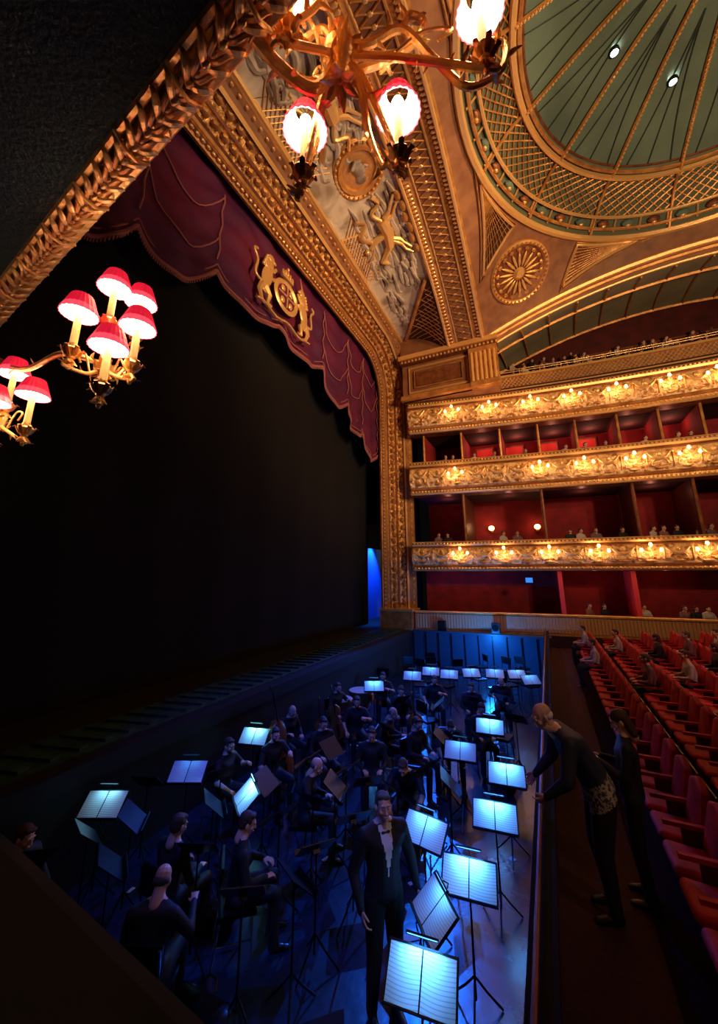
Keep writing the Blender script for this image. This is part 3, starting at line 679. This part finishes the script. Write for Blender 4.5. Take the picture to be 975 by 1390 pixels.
fixture('candelabra', W(462, 75, 1.18), [W(415, 165, 1.22), W(540, 140, 1.2), W(650, 5, 1.15), W(395, -30, 1.12)],
        [W(462, 70, 1.18), W(430, 120, 1.15), W(385, 95, 1.1), W(345, 50, 1.03), W(325, 20, 1.0)], s=1.13, ar=1.35,
        extra=[[W(462, 60, 1.18), W(500, 60, 1.16), W(545, 40, 1.16), W(590, 80, 1.14), W(635, 118, 1.12), W(680, 95, 1.13), W(685, 60, 1.15), W(655, 55, 1.15)],
               [W(462, 80, 1.18), W(480, 95, 1.2), W(520, 85, 1.2), W(560, 60, 1.18), W(575, 30, 1.17), W(555, 20, 1.17), W(548, 38, 1.17)],
               [W(462, 80, 1.18), W(440, 40, 1.2), W(400, 60, 1.2), W(370, 30, 1.15), W(350, 60, 1.1)],
               [W(380, -20, 1.1), W(340, 10, 1.08), W(345, 45, 1.07), W(380, 40, 1.07), W(425, 12, 1.08), W(445, -20, 1.08)],
               [W(465, 80, 1.18), W(490, 120, 1.18), W(500, 180, 1.2), W(518, 225, 1.22), W(528, 215, 1.2)],
               [W(455, 85, 1.18), W(440, 130, 1.2), W(428, 200, 1.22), W(412, 235, 1.22)]])

# ------------------------------------------------------------------ people
def evalmesh(me, mods):
    o = bpy.data.objects.new('tmp', me); sc.collection.objects.link(o)
    for kind, kw in mods:
        md = o.modifiers.new(kind, kind)
        for k, v in kw.items(): setattr(md, k, v)
    dg = bpy.context.evaluated_depsgraph_get(); dg.update()
    r = bpy.data.meshes.new_from_object(o.evaluated_get(dg)); bpy.data.objects.remove(o); return r
def solid(bb, vox, sm=4):
    r = evalmesh(bb.mesh('t', False), [('REMESH', dict(mode='VOXEL', voxel_size=vox)), ('SMOOTH', dict(factor=.5, iterations=sm))])
    if not r.materials: r.materials.append(SKIN)
    return r
def head_mesh(hair, style='short', beard=False):
    b = B()
    b.hull([((0, -.015, .035), (.074, .094, .078)), ((0, .015, -.03), (.060, .07, .072))], SKIN)
    b.hull([((0, .015, -.04), (.055, .065, .05)), ((0, .045, -.085), (.03, .034, .026))], SKIN)
    b.hull([((0, .088, .012), (.008, .008, .008)), ((0, .108, -.03), (.013, .012, .011))], SKIN)
    b.ell((-.012, .1, -.032), (.009, .01, .008), SKIN); b.ell((.012, .1, -.032), (.009, .01, .008), SKIN)
    b.hull([((-.03, .078, .028), (.02, .014, .009)), ((.03, .078, .028), (.02, .014, .009))], SKIN)
    b.ell((-.04, .06, -.025), (.024, .022, .024), SKIN); b.ell((.04, .06, -.025), (.024, .022, .024), SKIN)
    b.ell((0, .088, -.062), (.024, .012, .011), SKIN)
    for s in (-1, 1): b.ell((s*.077, -.01, -.01), (.011, .02, .032), SKIN, rot=Matrix.Rotation(.2*s, 3, 'Z'))
    b.hull([((0, -.02, -.05), .054), ((0, -.035, -.17), .06)], SKIN)
    me = solid(b, .0065, 2); out = B(); out.addmesh(me)
    for s in (-1, 1):
        out.ell((s*.030, .078, .004), (.012, .010, .008), EYEW, 8, 6); out.ell((s*.030, .087, .004), (.005, .003, .005), EYED, 8, 6)
        out.tube([(s*.014, .093, .021), (s*.03, .094, .026), (s*.047, .084, .021)], .0035, hair, 5)
    out.tube([(-.02, .094, -.062), (0, .1, -.063), (.02, .094, -.062)], [.003, .006, .003], LIP, 6, .7)
    h = B()
    if style == 'bald':
        h.hull([((0, -.05, -.005), (.079, .062, .045))], hair)
    elif style == 'long':
        h.hull([((0, -.022, .04), (.084, .1, .082))], hair); h.hull([((0, -.05, .02), (.085, .07, .08)), ((0, -.06, -.13), (.09, .05, .06))], hair)
    else:
        h.hull([((0, -.026, .040), (.082, .098, .080)), ((0, -.05, -.02), (.076, .062, .05))], hair)
        h.hull([((-.02, .045, .085), (.045, .03, .02)), ((.03, .03, .09), (.04, .03, .02))], hair)
    if beard: h.hull([((0, .05, -.085), (.05, .045, .03)), ((0, .03, -.06), (.06, .05, .02))], hair)
    hm = solid(h, .009, 2)
    hm.materials.clear(); hm.materials.append(hair)
    out.addmesh(hm); return out.mesh('head')
def hand_mesh(curl=1.0):
    b = B(); b.hull([((0, 0, 0), (.016, .024, .018)), ((.045, 0, 0), (.02, .036, .016)), ((.085, .0, 0), (.012, .038, .012))], SKIN)
    for y, L in ((-.030, .058), (-.010, .074), (.010, .08), (.030, .072)):
        p = V((.085, y, 0)); a = 0; r = .0092
        for k, fr in enumerate((.45, .3, .25)):
            a += curl*(.35, .55, .4)[k]; q = p+V((math.cos(a), y*1.2*(k == 0), -math.sin(a)))*L*fr; b.hull([(p, r), (q, r*.9)], SKIN, None, 8, 6); p = q; r *= .9
    b.hull([((.02, .022, -.004), .014), ((.052, .048, -.014), .011)], SKIN, None, 8, 6); b.hull([((.052, .048, -.014), .011), ((.082, .056, -.03), .0085)], SKIN, None, 8, 6)
    return solid(b, .0042, 1)
HANDM = hand_mesh(1.0)
STAND = dict(pelvis=(0, 0, .97), waist=(0, .0, 1.12), chest=(0, 0, 1.33), neck=(0, -.01, 1.50), head=(0, .02, 1.65), shL=(-.20, 0, 1.43), elL=(-.27, -.03, 1.14), wrL=(-.27, .06, .90), shR=(.20, 0, 1.43), elR=(.27, -.03, 1.14), wrR=(.27, .06, .90),
             hpL=(-.095, 0, .93), knL=(-.11, .02, .51), anL=(-.12, -.03, .09), hpR=(.095, 0, .93), knR=(.11, .02, .51), anR=(.12, -.03, .09))
SIT = dict(pelvis=(0, 0, .54), waist=(0, -.01, .68), chest=(0, .02, .89), neck=(0, .03, 1.06), head=(0, .07, 1.20), shL=(-.19, .02, .99), elL=(-.27, .08, .74), wrL=(-.16, .30, .72), shR=(.19, .02, .99), elR=(.27, .08, .74), wrR=(.16, .30, .72),
           hpL=(-.10, .0, .53), knL=(-.14, .43, .54), anL=(-.15, .42, .09), hpR=(.10, .0, .53), knR=(.14, .43, .54), anR=(.15, .42, .09))
def person_mesh(J, top=SUIT, bottom=SUIT, hair=HAIRB, style='short', beard=False, sleeve=True, shirt=None, look=(0, 1, 0), vox=.018, female=False, belt=None, g=1.0):
    J = {k: V(v) for k, v in J.items()}; b = B()
    xax = (J['shR']-J['shL']).normalized(); zax = (J['chest']-J['pelvis']).normalized(); yax = zax.cross(xax).normalized(); xax = yax.cross(zax)
    R = Matrix((xax, yax, zax)).transposed(); k = (.9 if female else 1)*g
    b.hull([(J['pelvis'], (.175*g, .125*g, .10)), (J['waist'], (.155*k, .115*g, .08))], SUIT, R); b.hull([(J['waist'], (.155*k, .115*g, .08)), (J['chest'], (.18*k, .125*g, .10))], SUIT, R)
    b.hull([(J['chest'], (.175*k, .12*g, .10)), (J['shL'], .066*k), (J['shR'], .066*k)], SUIT, R); b.hull([(J['shL'], .06*k), (J['neck'], .058), (J['shR'], .06*k), (J['chest'], .08)], SUIT, R)
    def cap_(a, c, r0, r1): b.hull([(J[a], r0), (J[c], r1)], SUIT)
    b.hull([(J['neck'], .058), (J['head']-V((0, .02, .08)), .052)], SUIT)
    for s in 'LR':
        cap_('sh'+s, 'el'+s, .066*k, .052*k); cap_('el'+s, 'wr'+s, .052*k if sleeve else .044, .036 if sleeve else .028); cap_('hp'+s, 'kn'+s, .10*g, .07*g); cap_('kn'+s, 'an'+s, .07*g, .055)
        an = J['an'+s]; fd = V((J['kn'+s].x*.15, 1, 0)).normalized(); b.hull([(an+V((0, -.03, -.045)), (.038, .04, .04)), (an+V((0, .04, -.05)), (.042, .05, .035)), (an+fd*.15+V((0, 0, -.065)), (.042, .05, .022))], SUIT)
    body = solid(b, vox, 5)
    mats = [top, bottom, SKIN, SHOE, shirt or top, belt or bottom]
    body.materials.clear()
    for m in mats: body.materials.append(m)
    S = [('chest', 'waist', 0), ('waist', 'pelvis', 0), ('shL', 'shR', 0)]
    S += [('sh'+s, 'el'+s, 0) for s in 'LR']+[('el'+s, 'wr'+s, 0 if sleeve else 2) for s in 'LR']+[('hp'+s, 'kn'+s, 1) for s in 'LR']+[('kn'+s, 'an'+s, 1) for s in 'LR']+[('neck', 'head', 2)]
    def dseg(p, a, c): ab = c-a; t = max(0, min(1, (p-a).dot(ab)/ab.length_squared)); return (p-a-ab*t).length
    nmid = J['neck']+zax*.02
    for f in body.polygons:
        p = f.center; best = min(S, key=lambda q: dseg(p, J[q[0]], J[q[1]])); mi = best[2]
        if best[0] == 'neck' and (p-nmid).dot(zax) < .0: mi = 0
        for s in 'LR':
            if p.z < J['an'+s].z-.0 and (p-J['an'+s]).length < .3: mi = 3
        rel = p-J['chest']; lx, ly, lz = rel.dot(xax), rel.dot(yax), rel.dot(zax)
        if shirt and mi in (0, 2) and ly > .02 and -.20 < lz < .18 and abs(lx) < .26*(lz+.20)*.75: mi = 4
        if belt and (p-J['pelvis']).dot(zax) < .10 and (p-J['pelvis']).dot(zax) > -.08 and mi in (0, 1) and best[0] not in ('elL', 'elR', 'shL'): mi = 5
        f.material_index = mi; f.use_smooth = True
    out = B(); out.addmesh(body)
    if shirt:
        c0 = J['neck']+yax*.075-zax*.05
        for s in (-1, 1): out.ell(c0+xax*.028*s, (.024, .012, .014), SHOE, 8, 6, R)
        out.ell(c0, (.009, .012, .011), SHOE, 8, 6, R)
    lk = V(look).normalized(); hx = lk.cross(V((0, 0, 1))).normalized(); hz = hx.cross(lk)
    M = Matrix.Translation(J['head']) @ Matrix((hx, lk, hz)).transposed().to_4x4(); out.addmesh(head_mesh(hair, style, beard), M)
    for s in 'LR':
        w = J['wr'+s]; d = (w-J['el'+s]).normalized(); side = V((0, 1, 0)) if abs(d.y) < .8 else (V((1, 0, 0))*(1 if s == 'L' else -1))
        y = (side-d*side.dot(d)).normalized(); z = d.cross(y)
        want = V((1 if s == 'L' else -1, 0, -.6))
        fl = 1 if (-z).dot(want) > 0 else -1
        M = Matrix.Translation(w-d*.01) @ Matrix((d, y, z*fl)).transposed().to_4x4(); out.addmesh(HANDM, M)
    return out.mesh('figure')
def mod(base, **kw): d = dict(base); d.update(kw); return d
def face_rz(v): return math.atan2(-v[0], v[1])
toR = Rv; toCam = -Gv
p = V((-1.83, 4.42, -1.5))
me = person_mesh(mod(STAND, elL=(-.31, -.02, 1.16), wrL=(-.34, .06, .92), elR=(.30, -.04, 1.15), wrR=(.28, .12, .93)), SUIT, SUIT, HAIRG, 'short', shirt=SHIRT, look=(.15, 1, .1), vox=.013, g=1.12)
place('standing_musician', me, p, face_rz(toCam*.85+toR*.35), sc_=1.05)
me = person_mesh(mod(STAND, pelvis=(0, -.12, .98), waist=(0, -.06, 1.12), chest=(0, .08, 1.32), neck=(0, .2, 1.45), head=(0, .32, 1.56), shL=(-.21, .15, 1.40), shR=(.21, .15, 1.40),
                 elL=(-.29, .22, 1.12), wrL=(-.2, .40, .95), elR=(.29, .20, 1.12), wrR=(.22, .40, .95), hpL=(-.095, -.12, .94), hpR=(.095, -.12, .94), knL=(-.11, -.06, .51), knR=(.11, -.08, .51), anL=(-.12, -.1, .09), anR=(.12, -.16, .09)),
                 NAVY, SUIT, HAIRW, 'bald', look=(-.1, 1, -.45), belt=KNIT, vox=.014, g=1.2)
place('man_at_pit_rail', me, (.12, 5.05, -.5), face_rz(V((-.95, -.25, 0))), sc_=1.05)
me = person_mesh(mod(STAND, elL=(-.24, .05, 1.15), wrL=(-.08, .28, 1.24), elR=(.24, .05, 1.15), wrR=(.08, .28, 1.24)), SUIT, SUIT, HAIRB, 'long', look=(0, 1, -.5), vox=.016, female=True)
w = place('woman_with_phone', me, (.56, 5.4, -.5), face_rz(V((-.9, .05, 0))), sc_=.95)
b = B(); b.box((0, 0, 0), (.076, .009, .155), METAL); b.box((0, -.0052, 0), (.07, .001, .145), SCREEN)
ph = b.obj('phone', False, parent=w); ph.location = (0, .40, 1.30); ph.rotation_euler = (-.5, 0, 0)
sitA = person_mesh(SIT, SUIT, SUIT, HAIRB, look=(0, 1, -.35)); sitB = person_mesh(mod(SIT, elR=(.33, .1, .8), wrR=(.25, .38, .85), chest=(0, .06, .88), neck=(0, .1, 1.04), head=(0, .16, 1.17)), SUIT, SUIT, HAIRG, 'bald', look=(0, 1, -.6))
sitC = person_mesh(mod(SIT, elL=(-.3, .15, .82), wrL=(-.12, .4, .95), elR=(.32, .12, .78), wrR=(.3, .38, .7)), SUIT, SUIT, HAIRB, 'short', beard=True, look=(.1, 1, -.2), sleeve=False)
sitD = person_mesh(mod(SIT, chest=(0, .12, .86), neck=(0, .22, .99), head=(.02, .32, 1.08), shL=(-.19, .16, .93), shR=(.19, .16, .93), elL=(-.3, .36, .75), wrL=(-.2, .55, .55), elR=(.3, .36, .72), wrR=(.22, .5, .5)), SUIT, SUIT, HAIRB, look=(0, 1, -.7), sleeve=False)
cb = B(); cb.box((0, 0, .45), (.44, .42, .05), METAL); cb.box((0, -.2, .78), (.42, .03, .26), METAL, Matrix.Rotation(-.12, 3, 'X'))
for sx in (-.2, .2):
    cb.tube([(sx, .18, 0), (sx, .16, .44)], .013, CHROME, 6); cb.tube([(sx, -.24, 0), (sx, -.18, .44), (sx, -.23, .9)], .013, CHROME, 6); cb.tube([(sx, .17, .2), (sx, -.21, .2)], .009, CHROME, 6)
CH = cb.mesh('orchestra_chair')
occ = [(-1.83, 4.42)]
def clampx(x): return max(-5.75, min(-.75, x))
def free(x, y, r=.55): return all((x-a)**2+(y-c)**2 > r*r for a, c in occ)
def seat(me, u, v, face, chair=True, hz=-.33, need=0):
    h = G(u, v, hz); f = V(face).normalized(); q = h-f*.1; q.x = clampx(q.x)
    if need and not free(q.x, q.y, need): return
    occ.append((q.x, q.y)); rz = face_rz(f)
    if chair: place('orchestra_chair', CH, (q.x, q.y, -1.5), rz)
    return place('seated_musician', me, (q.x, q.y, -1.5), rz)
seat(sitC, 313, 1015, toR+toCam*.4)
seat(sitD, 552, 1025, toCam*.9-toR*.3)
seat(sitB, 217, 1200, Gv)
seat(sitA, 246, 1122, toR*.6+Gv)
seat(sitA, 8, 1125, toR+toCam*.2)
seat(sitA, 440, 985, toCam+toR*.6); seat(sitC, 485, 955, toCam+toR*.2); seat(sitB, 530, 968, toR+toCam*.3); seat(sitA, 568, 985, toR+toCam)
seat(sitA, 640, 935, toCam-toR*.2); seat(sitC, 590, 925, toCam)
for (m_, u, v, f) in ((sitB, 425, 1040, toR), (sitA, 505, 1000, toCam), (sitC, 375, 1000, toR+toCam), (sitD, 610, 975, toCam), (sitA, 545, 940, toCam), (sitC, 460, 935, toR+toCam), (sitB, 680, 925, toCam-toR*.3), (sitA, 340, 1120, toR+Gv*.3), (sitC, 520, 920, toCam), (sitB, 395, 965, toR+toCam), (sitA, 655, 965, toCam)):
    seat(m_, u, v, f, need=.5)
def cello_mesh(L=.75):
    b = B(); prof = []
    for i in range(15):
        t = i/14
        ww = .22*math.sqrt(max(0, 1-((t-.27)/.29)**2)) if t < .52 else 0; w2 = .175*math.sqrt(max(0, 1-((t-.78)/.23)**2)) if t > .56 else 0
        ww = max(ww, w2, .12 if .4 < t < .68 else 0.01); prof.append((t*L, ww*L/.75))
    pts = []; n = 14
    for z, w in prof:
        for j in range(n): a = 2*PI*j/n; pts.append((w*math.cos(a), .075*L/.75*max(-.75, min(.75, math.sin(a))), z+.2))
    fs = [(i*n+j, i*n+(j+1) % n, (i+1)*n+(j+1) % n, (i+1)*n+j) for i in range(14) for j in range(n)]; fs += [tuple(reversed(range(n))), tuple(range(14*n, 15*n))]
    b.add(pts, fs, SPRUCE)
    b.tube([(0, .06, .2+L*.75), (0, .08, .2+L+.35*L), (0, .07, .2+L*1.5)], [.022, .016, .014], METAL, 6); b.ell((0, .04, .2+L*1.55), (.02, .04, .05), SPRUCE)
    b.box((0, .09, .2+L*.42), (.1, .03, .05), WOOD); b.cyl((0, 0, .2), (0, 0, 0), .006, .006, CHROME, 6); b.box((0, .085, .2+L*.22), (.05, .015, .2), METAL)
    for k in range(4): b.tube([(-.015+.01*k, .09, .2+L*.3), (-.02+.013*k, .115, .2+L*.42), (-.01+.007*k, .09, .2+L*1.48)], .0015, CHROME, 4)
    return b.mesh('cello')
CE = cello_mesh(); DB = cello_mesh(1.12)
def inst(name, me, u, v, rz, tilt=.25, z=-1.5, zz=-1.0):
    q = G(u, v, zz); o = place(name, me, (clampx(q.x), q.y, z)); o.rotation_euler = (tilt, .12, rz); occ.append((q.x, q.y)); return o
inst('cello', CE, 462, 985, face_rz(toCam+toR*.4)); inst('double_bass', DB, 392, 1040, face_rz(toR+toCam*.5), .2); inst('cello', CE, 572, 1000, face_rz(toCam)); inst('cello', CE, 440, 1010, face_rz(toCam))
tb = B(); tb.lathe([(0, .25), (.15, .28), (.28, .42), (.33, .62), (.345, .8), (.345, .83)], (0, 0, 0), DRUM, 28); tb.lathe([(0, .832), (.34, .832)], (0, 0, 0), mat('drum_skin', (.45, .43, .4), .6), 28)
for i in range(6):
    a = PI*i/3; tb.cyl((.35*math.cos(a), .35*math.sin(a), .82), (.3*math.cos(a), .3*math.sin(a), .1), .01, .012, CHROME, 6)
tb.lathe([(.3, .05), (.34, .05), (.34, .1), (.3, .1), (.3, .05)], (0, 0, 0), METAL, 24)
TM_ = tb.mesh('timpani')
for u, v in ((490, 938), (462, 950)): q = G(u, v, -.7); place('timpani', TM_, (clampx(q.x), q.y, -1.5)); occ.append((q.x, q.y))
# instrument cases
kb = B(); kb.hull([((0, -.3, .12), (.16, .14, .11)), ((0, .0, .12), (.12, .1, .11)), ((0, .35, .12), (.09, .1, .10))], METAL); kb.tube([(.12, -.1, .2), (.18, -.05, .24), (.18, .05, .24), (.11, .1, .2)], .012, SHOE, 6)
for q in (-.25, .2): kb.box((.14-abs(q)*.1, q, .12), (.03, .04, .05), CHROME)
KM = kb.mesh('violin_case')
for (x, y) in ((-4.2, 4.4), (-2.9, 7.9), (-5.0, 8.4), (-1.2, 9.3), (-3.4, 3.6)):
    if free(x, y, .45): place('violin_case', KM, (x, y, -1.5), random.uniform(0, 6)); occ.append((x, y))
b = B()
for i in range(34):
    x = random.uniform(-5.6, -.8); y = random.uniform(3.2, 12)
    if free(x, y, .3): b.box((x, y, -1.494), (random.uniform(.04, .22), random.uniform(.04, .15), .004), PAPER, Matrix.Rotation(random.uniform(0, 6), 3, 'Z'))
b.obj('loose_papers', False)
# music stands
def stand_mesh(paper=True, wide=.5, lamp=False):
    b = B(); R = Matrix.Rotation(-PI*.27, 3, 'X')
    b.cyl((0, 0, .12), (0, 0, 1.02), .013, .010, METAL, 8)
    for i in range(3): a = 2*PI*i/3+.5; b.tube([(0, 0, .3), (.12*math.cos(a), .12*math.sin(a), .16), (.27*math.cos(a), .27*math.sin(a), .01)], .011, METAL, 6)
    c = V((0, 0, 1.08)); b.box(c, (wide, .01, .34), METAL, R); b.box(c+R @ V((0, -.03, -.17)), (wide, .06, .01), METAL, R); b.box(c+R @ V((0, .03, -.05)), (.08, .04, .06), METAL, R)
    if paper:
        h = wide*.46
        for s in (-1, 1):
            def pg(u, v): return c+R @ V((s*(.006+h*u), -.012-.012*math.sin(PI*u), -.16+.31*v))
            b.grid(pg, 6, 1, PAPER)
    if lamp: b.box(c+R @ V((0, -.10, .2)), (.26, .03, .02), METAL, R); b.tube([c+R @ V((0, .0, .17)), c+R @ V((0, -.04, .23)), c+R @ V((0, -.10, .21))], .006, METAL, 6)
    return b.mesh('music_stand'), c, R
SL, C_, R_ = stand_mesh(True, .56, True); SP, _, _ = stand_mesh(True, .42); SN, _, _ = stand_mesh(False, .42)
CY = (.07, .36, 1.0)
def stand(u, v, f, kind='lit', e=4.2, col=CY, zz=-.42):
    q = G(u, v, zz); rz = math.atan2(f[0], -f[1]); q.x = clampx(q.x)
    if kind != 'lit' and not free(q.x, q.y, .36): return
    occ.append((q.x, q.y))
    o = place('music_stand', {'lit': SL, 'paper': SP, 'bare': SN}[kind], (q.x, q.y, -1.5), rz)
    if kind == 'lit':
        src = C_+R_ @ V((0, -.13, .19)); light('stand_lamp', 'AREA', src, e, col, .24, C_+R_ @ V((0, 0, -.03)), parent=o, sy=.02)
    return o
fC = V((.1, -1, 0))
for (u, v) in ((665, 987), (688, 1052), (672, 1108), (637, 1192), (572, 1330)): stand(u, v, fC)
stand(576, 1128, toCam*.8-toR*.6, e=2.2); stand(590, 1235, -toR+toCam*.2, e=1.2); stand(335, 1080, -toR+toCam*.5, e=3.6, col=(.15, .55, .9)); stand(345, 1000, toCam-toR*.2, e=2, col=(.2, .75, .8)); stand(135, 1090, toCam, e=.8, col=(.2, .6, .8)); stand(508, 932, toCam, e=2.5); stand(255, 1048, toCam, 'lit', .2)
stand(625, 1020, fC, 'lit', .9)
for (u, v) in ((610, 916), (640, 914), (672, 915), (702, 916), (560, 918), (735, 925), (585, 912)): stand(u, v, toCam+toR*random.uniform(-.4, .4), 'lit', .9)
for (u, v) in ((180, 1108), (380, 1105), (425, 1085), (470, 1045), (500, 1005), (455, 1065), (230, 1150), (595, 955), (640, 950), (685, 948), (545, 950), (520, 985), (700, 975), (400, 985), (350, 1150), (430, 1150), (610, 1060), (500, 1060), (60, 1160), (580, 1040), (360, 1060), (290, 1090), (420, 1030), (480, 1110), (150, 1170), (300, 1050), (330, 1210), (400, 1190), (450, 1015), (540, 1075), (640, 1030), (600, 1000), (370, 1030), (200, 1060), (270, 1150), (120, 1130)):
    stand(u, v, V((random.uniform(-1, 1), random.uniform(-.2, 1), 0)).normalized(), 'bare')
n = 0
while n < 46:
    x = random.uniform(-5.7, -.9); y = random.uniform(3.8, 18); n += .25
    if free(x, y, .62): place('orchestra_chair', CH, (x, y, -1.5), random.uniform(0, 6.28)); occ.append((x, y)); n += .75

# ------------------------------------------------------------------ stalls seats
def seat_b(b, x, y, z):
    b.hull([((x+.22, y-.2, z+.5), (.05, .05, .05)), ((x+.22, y+.2, z+.5), (.05, .05, .05)), ((x+.30, y-.17, z+.86), .045), ((x+.30, y+.17, z+.86), .045), ((x+.31, y, z+.92), .045)], SEATR, None, 8, 6)
    b.hull([((x-.12, y-.19, z+.42), .05), ((x-.12, y+.19, z+.42), .05), ((x+.18, y-.19, z+.40), .05), ((x+.18, y+.19, z+.40), .05)], SEATR, None, 8, 6)
    b.box((x+.05, y+.27, z+.6), (.36, .05, .04), SEATR); b.box((x+.12, y+.27, z+.3), (.2, .03, .6), WOOD); b.box((x+.34, y, z+.62), (.02, .42, .5), WOOD, Matrix.Rotation(.18, 3, 'Y'))
SB = B(); seat_b(SB, 0, 0, 0); SM = SB.mesh('seat')
for i in range(11):
    b = B(); x = .95+.88*i; z = -.5+.05*i; y = 2.6
    while y < 18.6: b.addmesh(SM, Matrix.Translation((x, y, z))); y += .56
    b.rng(x-.4, x+.48, 1, 18.9, z-.05, z, CARPET)
    b.obj('theatre_seat_row')
aud = [person_mesh(mod(SIT), GREENC, SUIT, HAIRG, vox=.03), person_mesh(mod(SIT, head=(.02, .05, 1.2)), SUIT, SUIT, HAIRB, 'long', vox=.03, look=(.4, 1, -.1)), person_mesh(SIT, mat('light_shirt', (.55, .5, .5), .8), SUIT, HAIRB, vox=.03, look=(-.3, 1, 0))]
for (i, y) in ((0, 14.0), (1, 16.2), (2, 9.4), (2, 12.2), (3, 9.2), (3, 13.0), (3, 15.5), (4, 10.4), (4, 16), (5, 12.4), (5, 14.6), (6, 13), (6, 16.2), (0, 17), (3, 10.8), (4, 13.6), (1, 11.8), (2, 14.9)):
    place('seated_audience_member', aud[(i+int(y)) % 3], (.95+.88*i+.08, 2.6+.56*round((y-2.6)/.56), -.5+.05*i-.04), PI/2)
def crowd(name, pts):
    b = B()
    for (x, y, z, k) in pts:
        me = aud[k % 3]; M = Matrix.Translation((x, y, z)) @ Matrix.Rotation(PI+random.uniform(.2, 1.0), 4, 'Z') @ Matrix.Scale(.95, 4); b.addmesh(me, M)
    b.obj(name)
crowd('box_audience', [(xat(u, 1.4), FY(xat(u, 1.4))+.75, .1, i) for i, u in enumerate((800, 822, 878, 935, 952, 968))]+[(xat(u, 4.7), FY(xat(u, 4.7))+.75, 3.45, i) for i, u in enumerate((590, 603, 680, 700, 775, 788, 810, 848, 890, 905, 925, 960, 972))]+[(xat(u, 8.9), FY(xat(u, 8.9))+.8, 7.66, i) for i, u in enumerate((600, 610, 640, 668, 712, 768, 795, 825, 880, 925, 945))])
pts = []
for k in range(0, 5):
    for x in [-.6+.55*i for i in range(26)]:
        if random.random() < .65: pts.append((x+random.uniform(-.1, .1), FY(x)+GY+.6+.62*k, 12.3+.5*k, random.randint(0, 2)))
crowd('gallery_audience', pts)

# ------------------------------------------------------------------ lighting
light('house_fill', 'SPOT', (9.5, 5.5, 7.5), 4500, (1, .61, .32), .4, (.5, 16, 16.5), 120, .8)  # fill added out of view to warm the ceiling and upper house
light('stalls_fill', 'SPOT', (10, 8, 12), 2200, (1, .42, .35), .3, (5.2, 12.5, 0), 46, 1)  # unseen fill added for the red stalls seats
light('foh_fill', 'SPOT', (14, 6, 11), 6000, (1, .52, .22), .3, (-6, 16.5, 13), 50)  # fill added out of view to warm the proscenium arch
light('foh_fill', 'SPOT', (13, 5, 12), 5500, (1, .62, .34), .3, (-4.5, 10, 16.5), 42)  # second added fill, unseen, on the cove relief
light('tier_fill', 'SPOT', (12, 4, 9), 2000, (1, .60, .30), .3, (3, 20, 8.0), 60)  # unseen fill added to lift the balcony fronts
light('rail_fill', 'SPOT', (5.5, 1.5, 7.5), 300, (1, .62, .42), .1, (-1.0, 4.9, .5), 24, .8)  # added fill to brighten the figures near the rail
light('pit_blue_wash', 'SPOT', (-3.4, .9, 9), 2300, (.012, .10, 1), .1, (-3.6, 8, -1.5), 46, .9)  # unseen blue spot added overhead to tint the pit
light('pit_blue_wash', 'SPOT', (-5.6, 2, 11), 3600, (.01, .13, 1), .1, (-3.0, 15.0, -1.5), 32, .8)  # same added blue, thrown to the far pit
light('pit_side_fill', 'SPOT', (-5.4, 18.3, 5.5), 3000, (.01, .12, 1), .02, (-3.2, 9, -1.5), 45)  # blue backlight added for highlights on the pit floor
light('pit_side_fill', 'SPOT', (-5.6, 18.3, 10.5), 6500, (.01, .14, 1), .04, (-3.0, 4.5, -1.5), 22, 1)  # higher added backlight, placed for floor highlights at the near end
light('pit_end_fill', 'POINT', (-2.5, 17.4, -.2), 220, (.01, .22, 1), .03)  # bare blue point added to light the far pit wall
light('pit_end_fill', 'POINT', (-4.3, 14.0, -.2), 60, (.01, .16, 1), .03)  # another added bare point, blue for the far stands
w = bpy.data.worlds.new('world'); sc.world = w; w.use_nodes = True; w.node_tree.nodes['Background'].inputs[0].default_value = (.5, .4, .4, 1); w.node_tree.nodes['Background'].inputs[1].default_value = .004
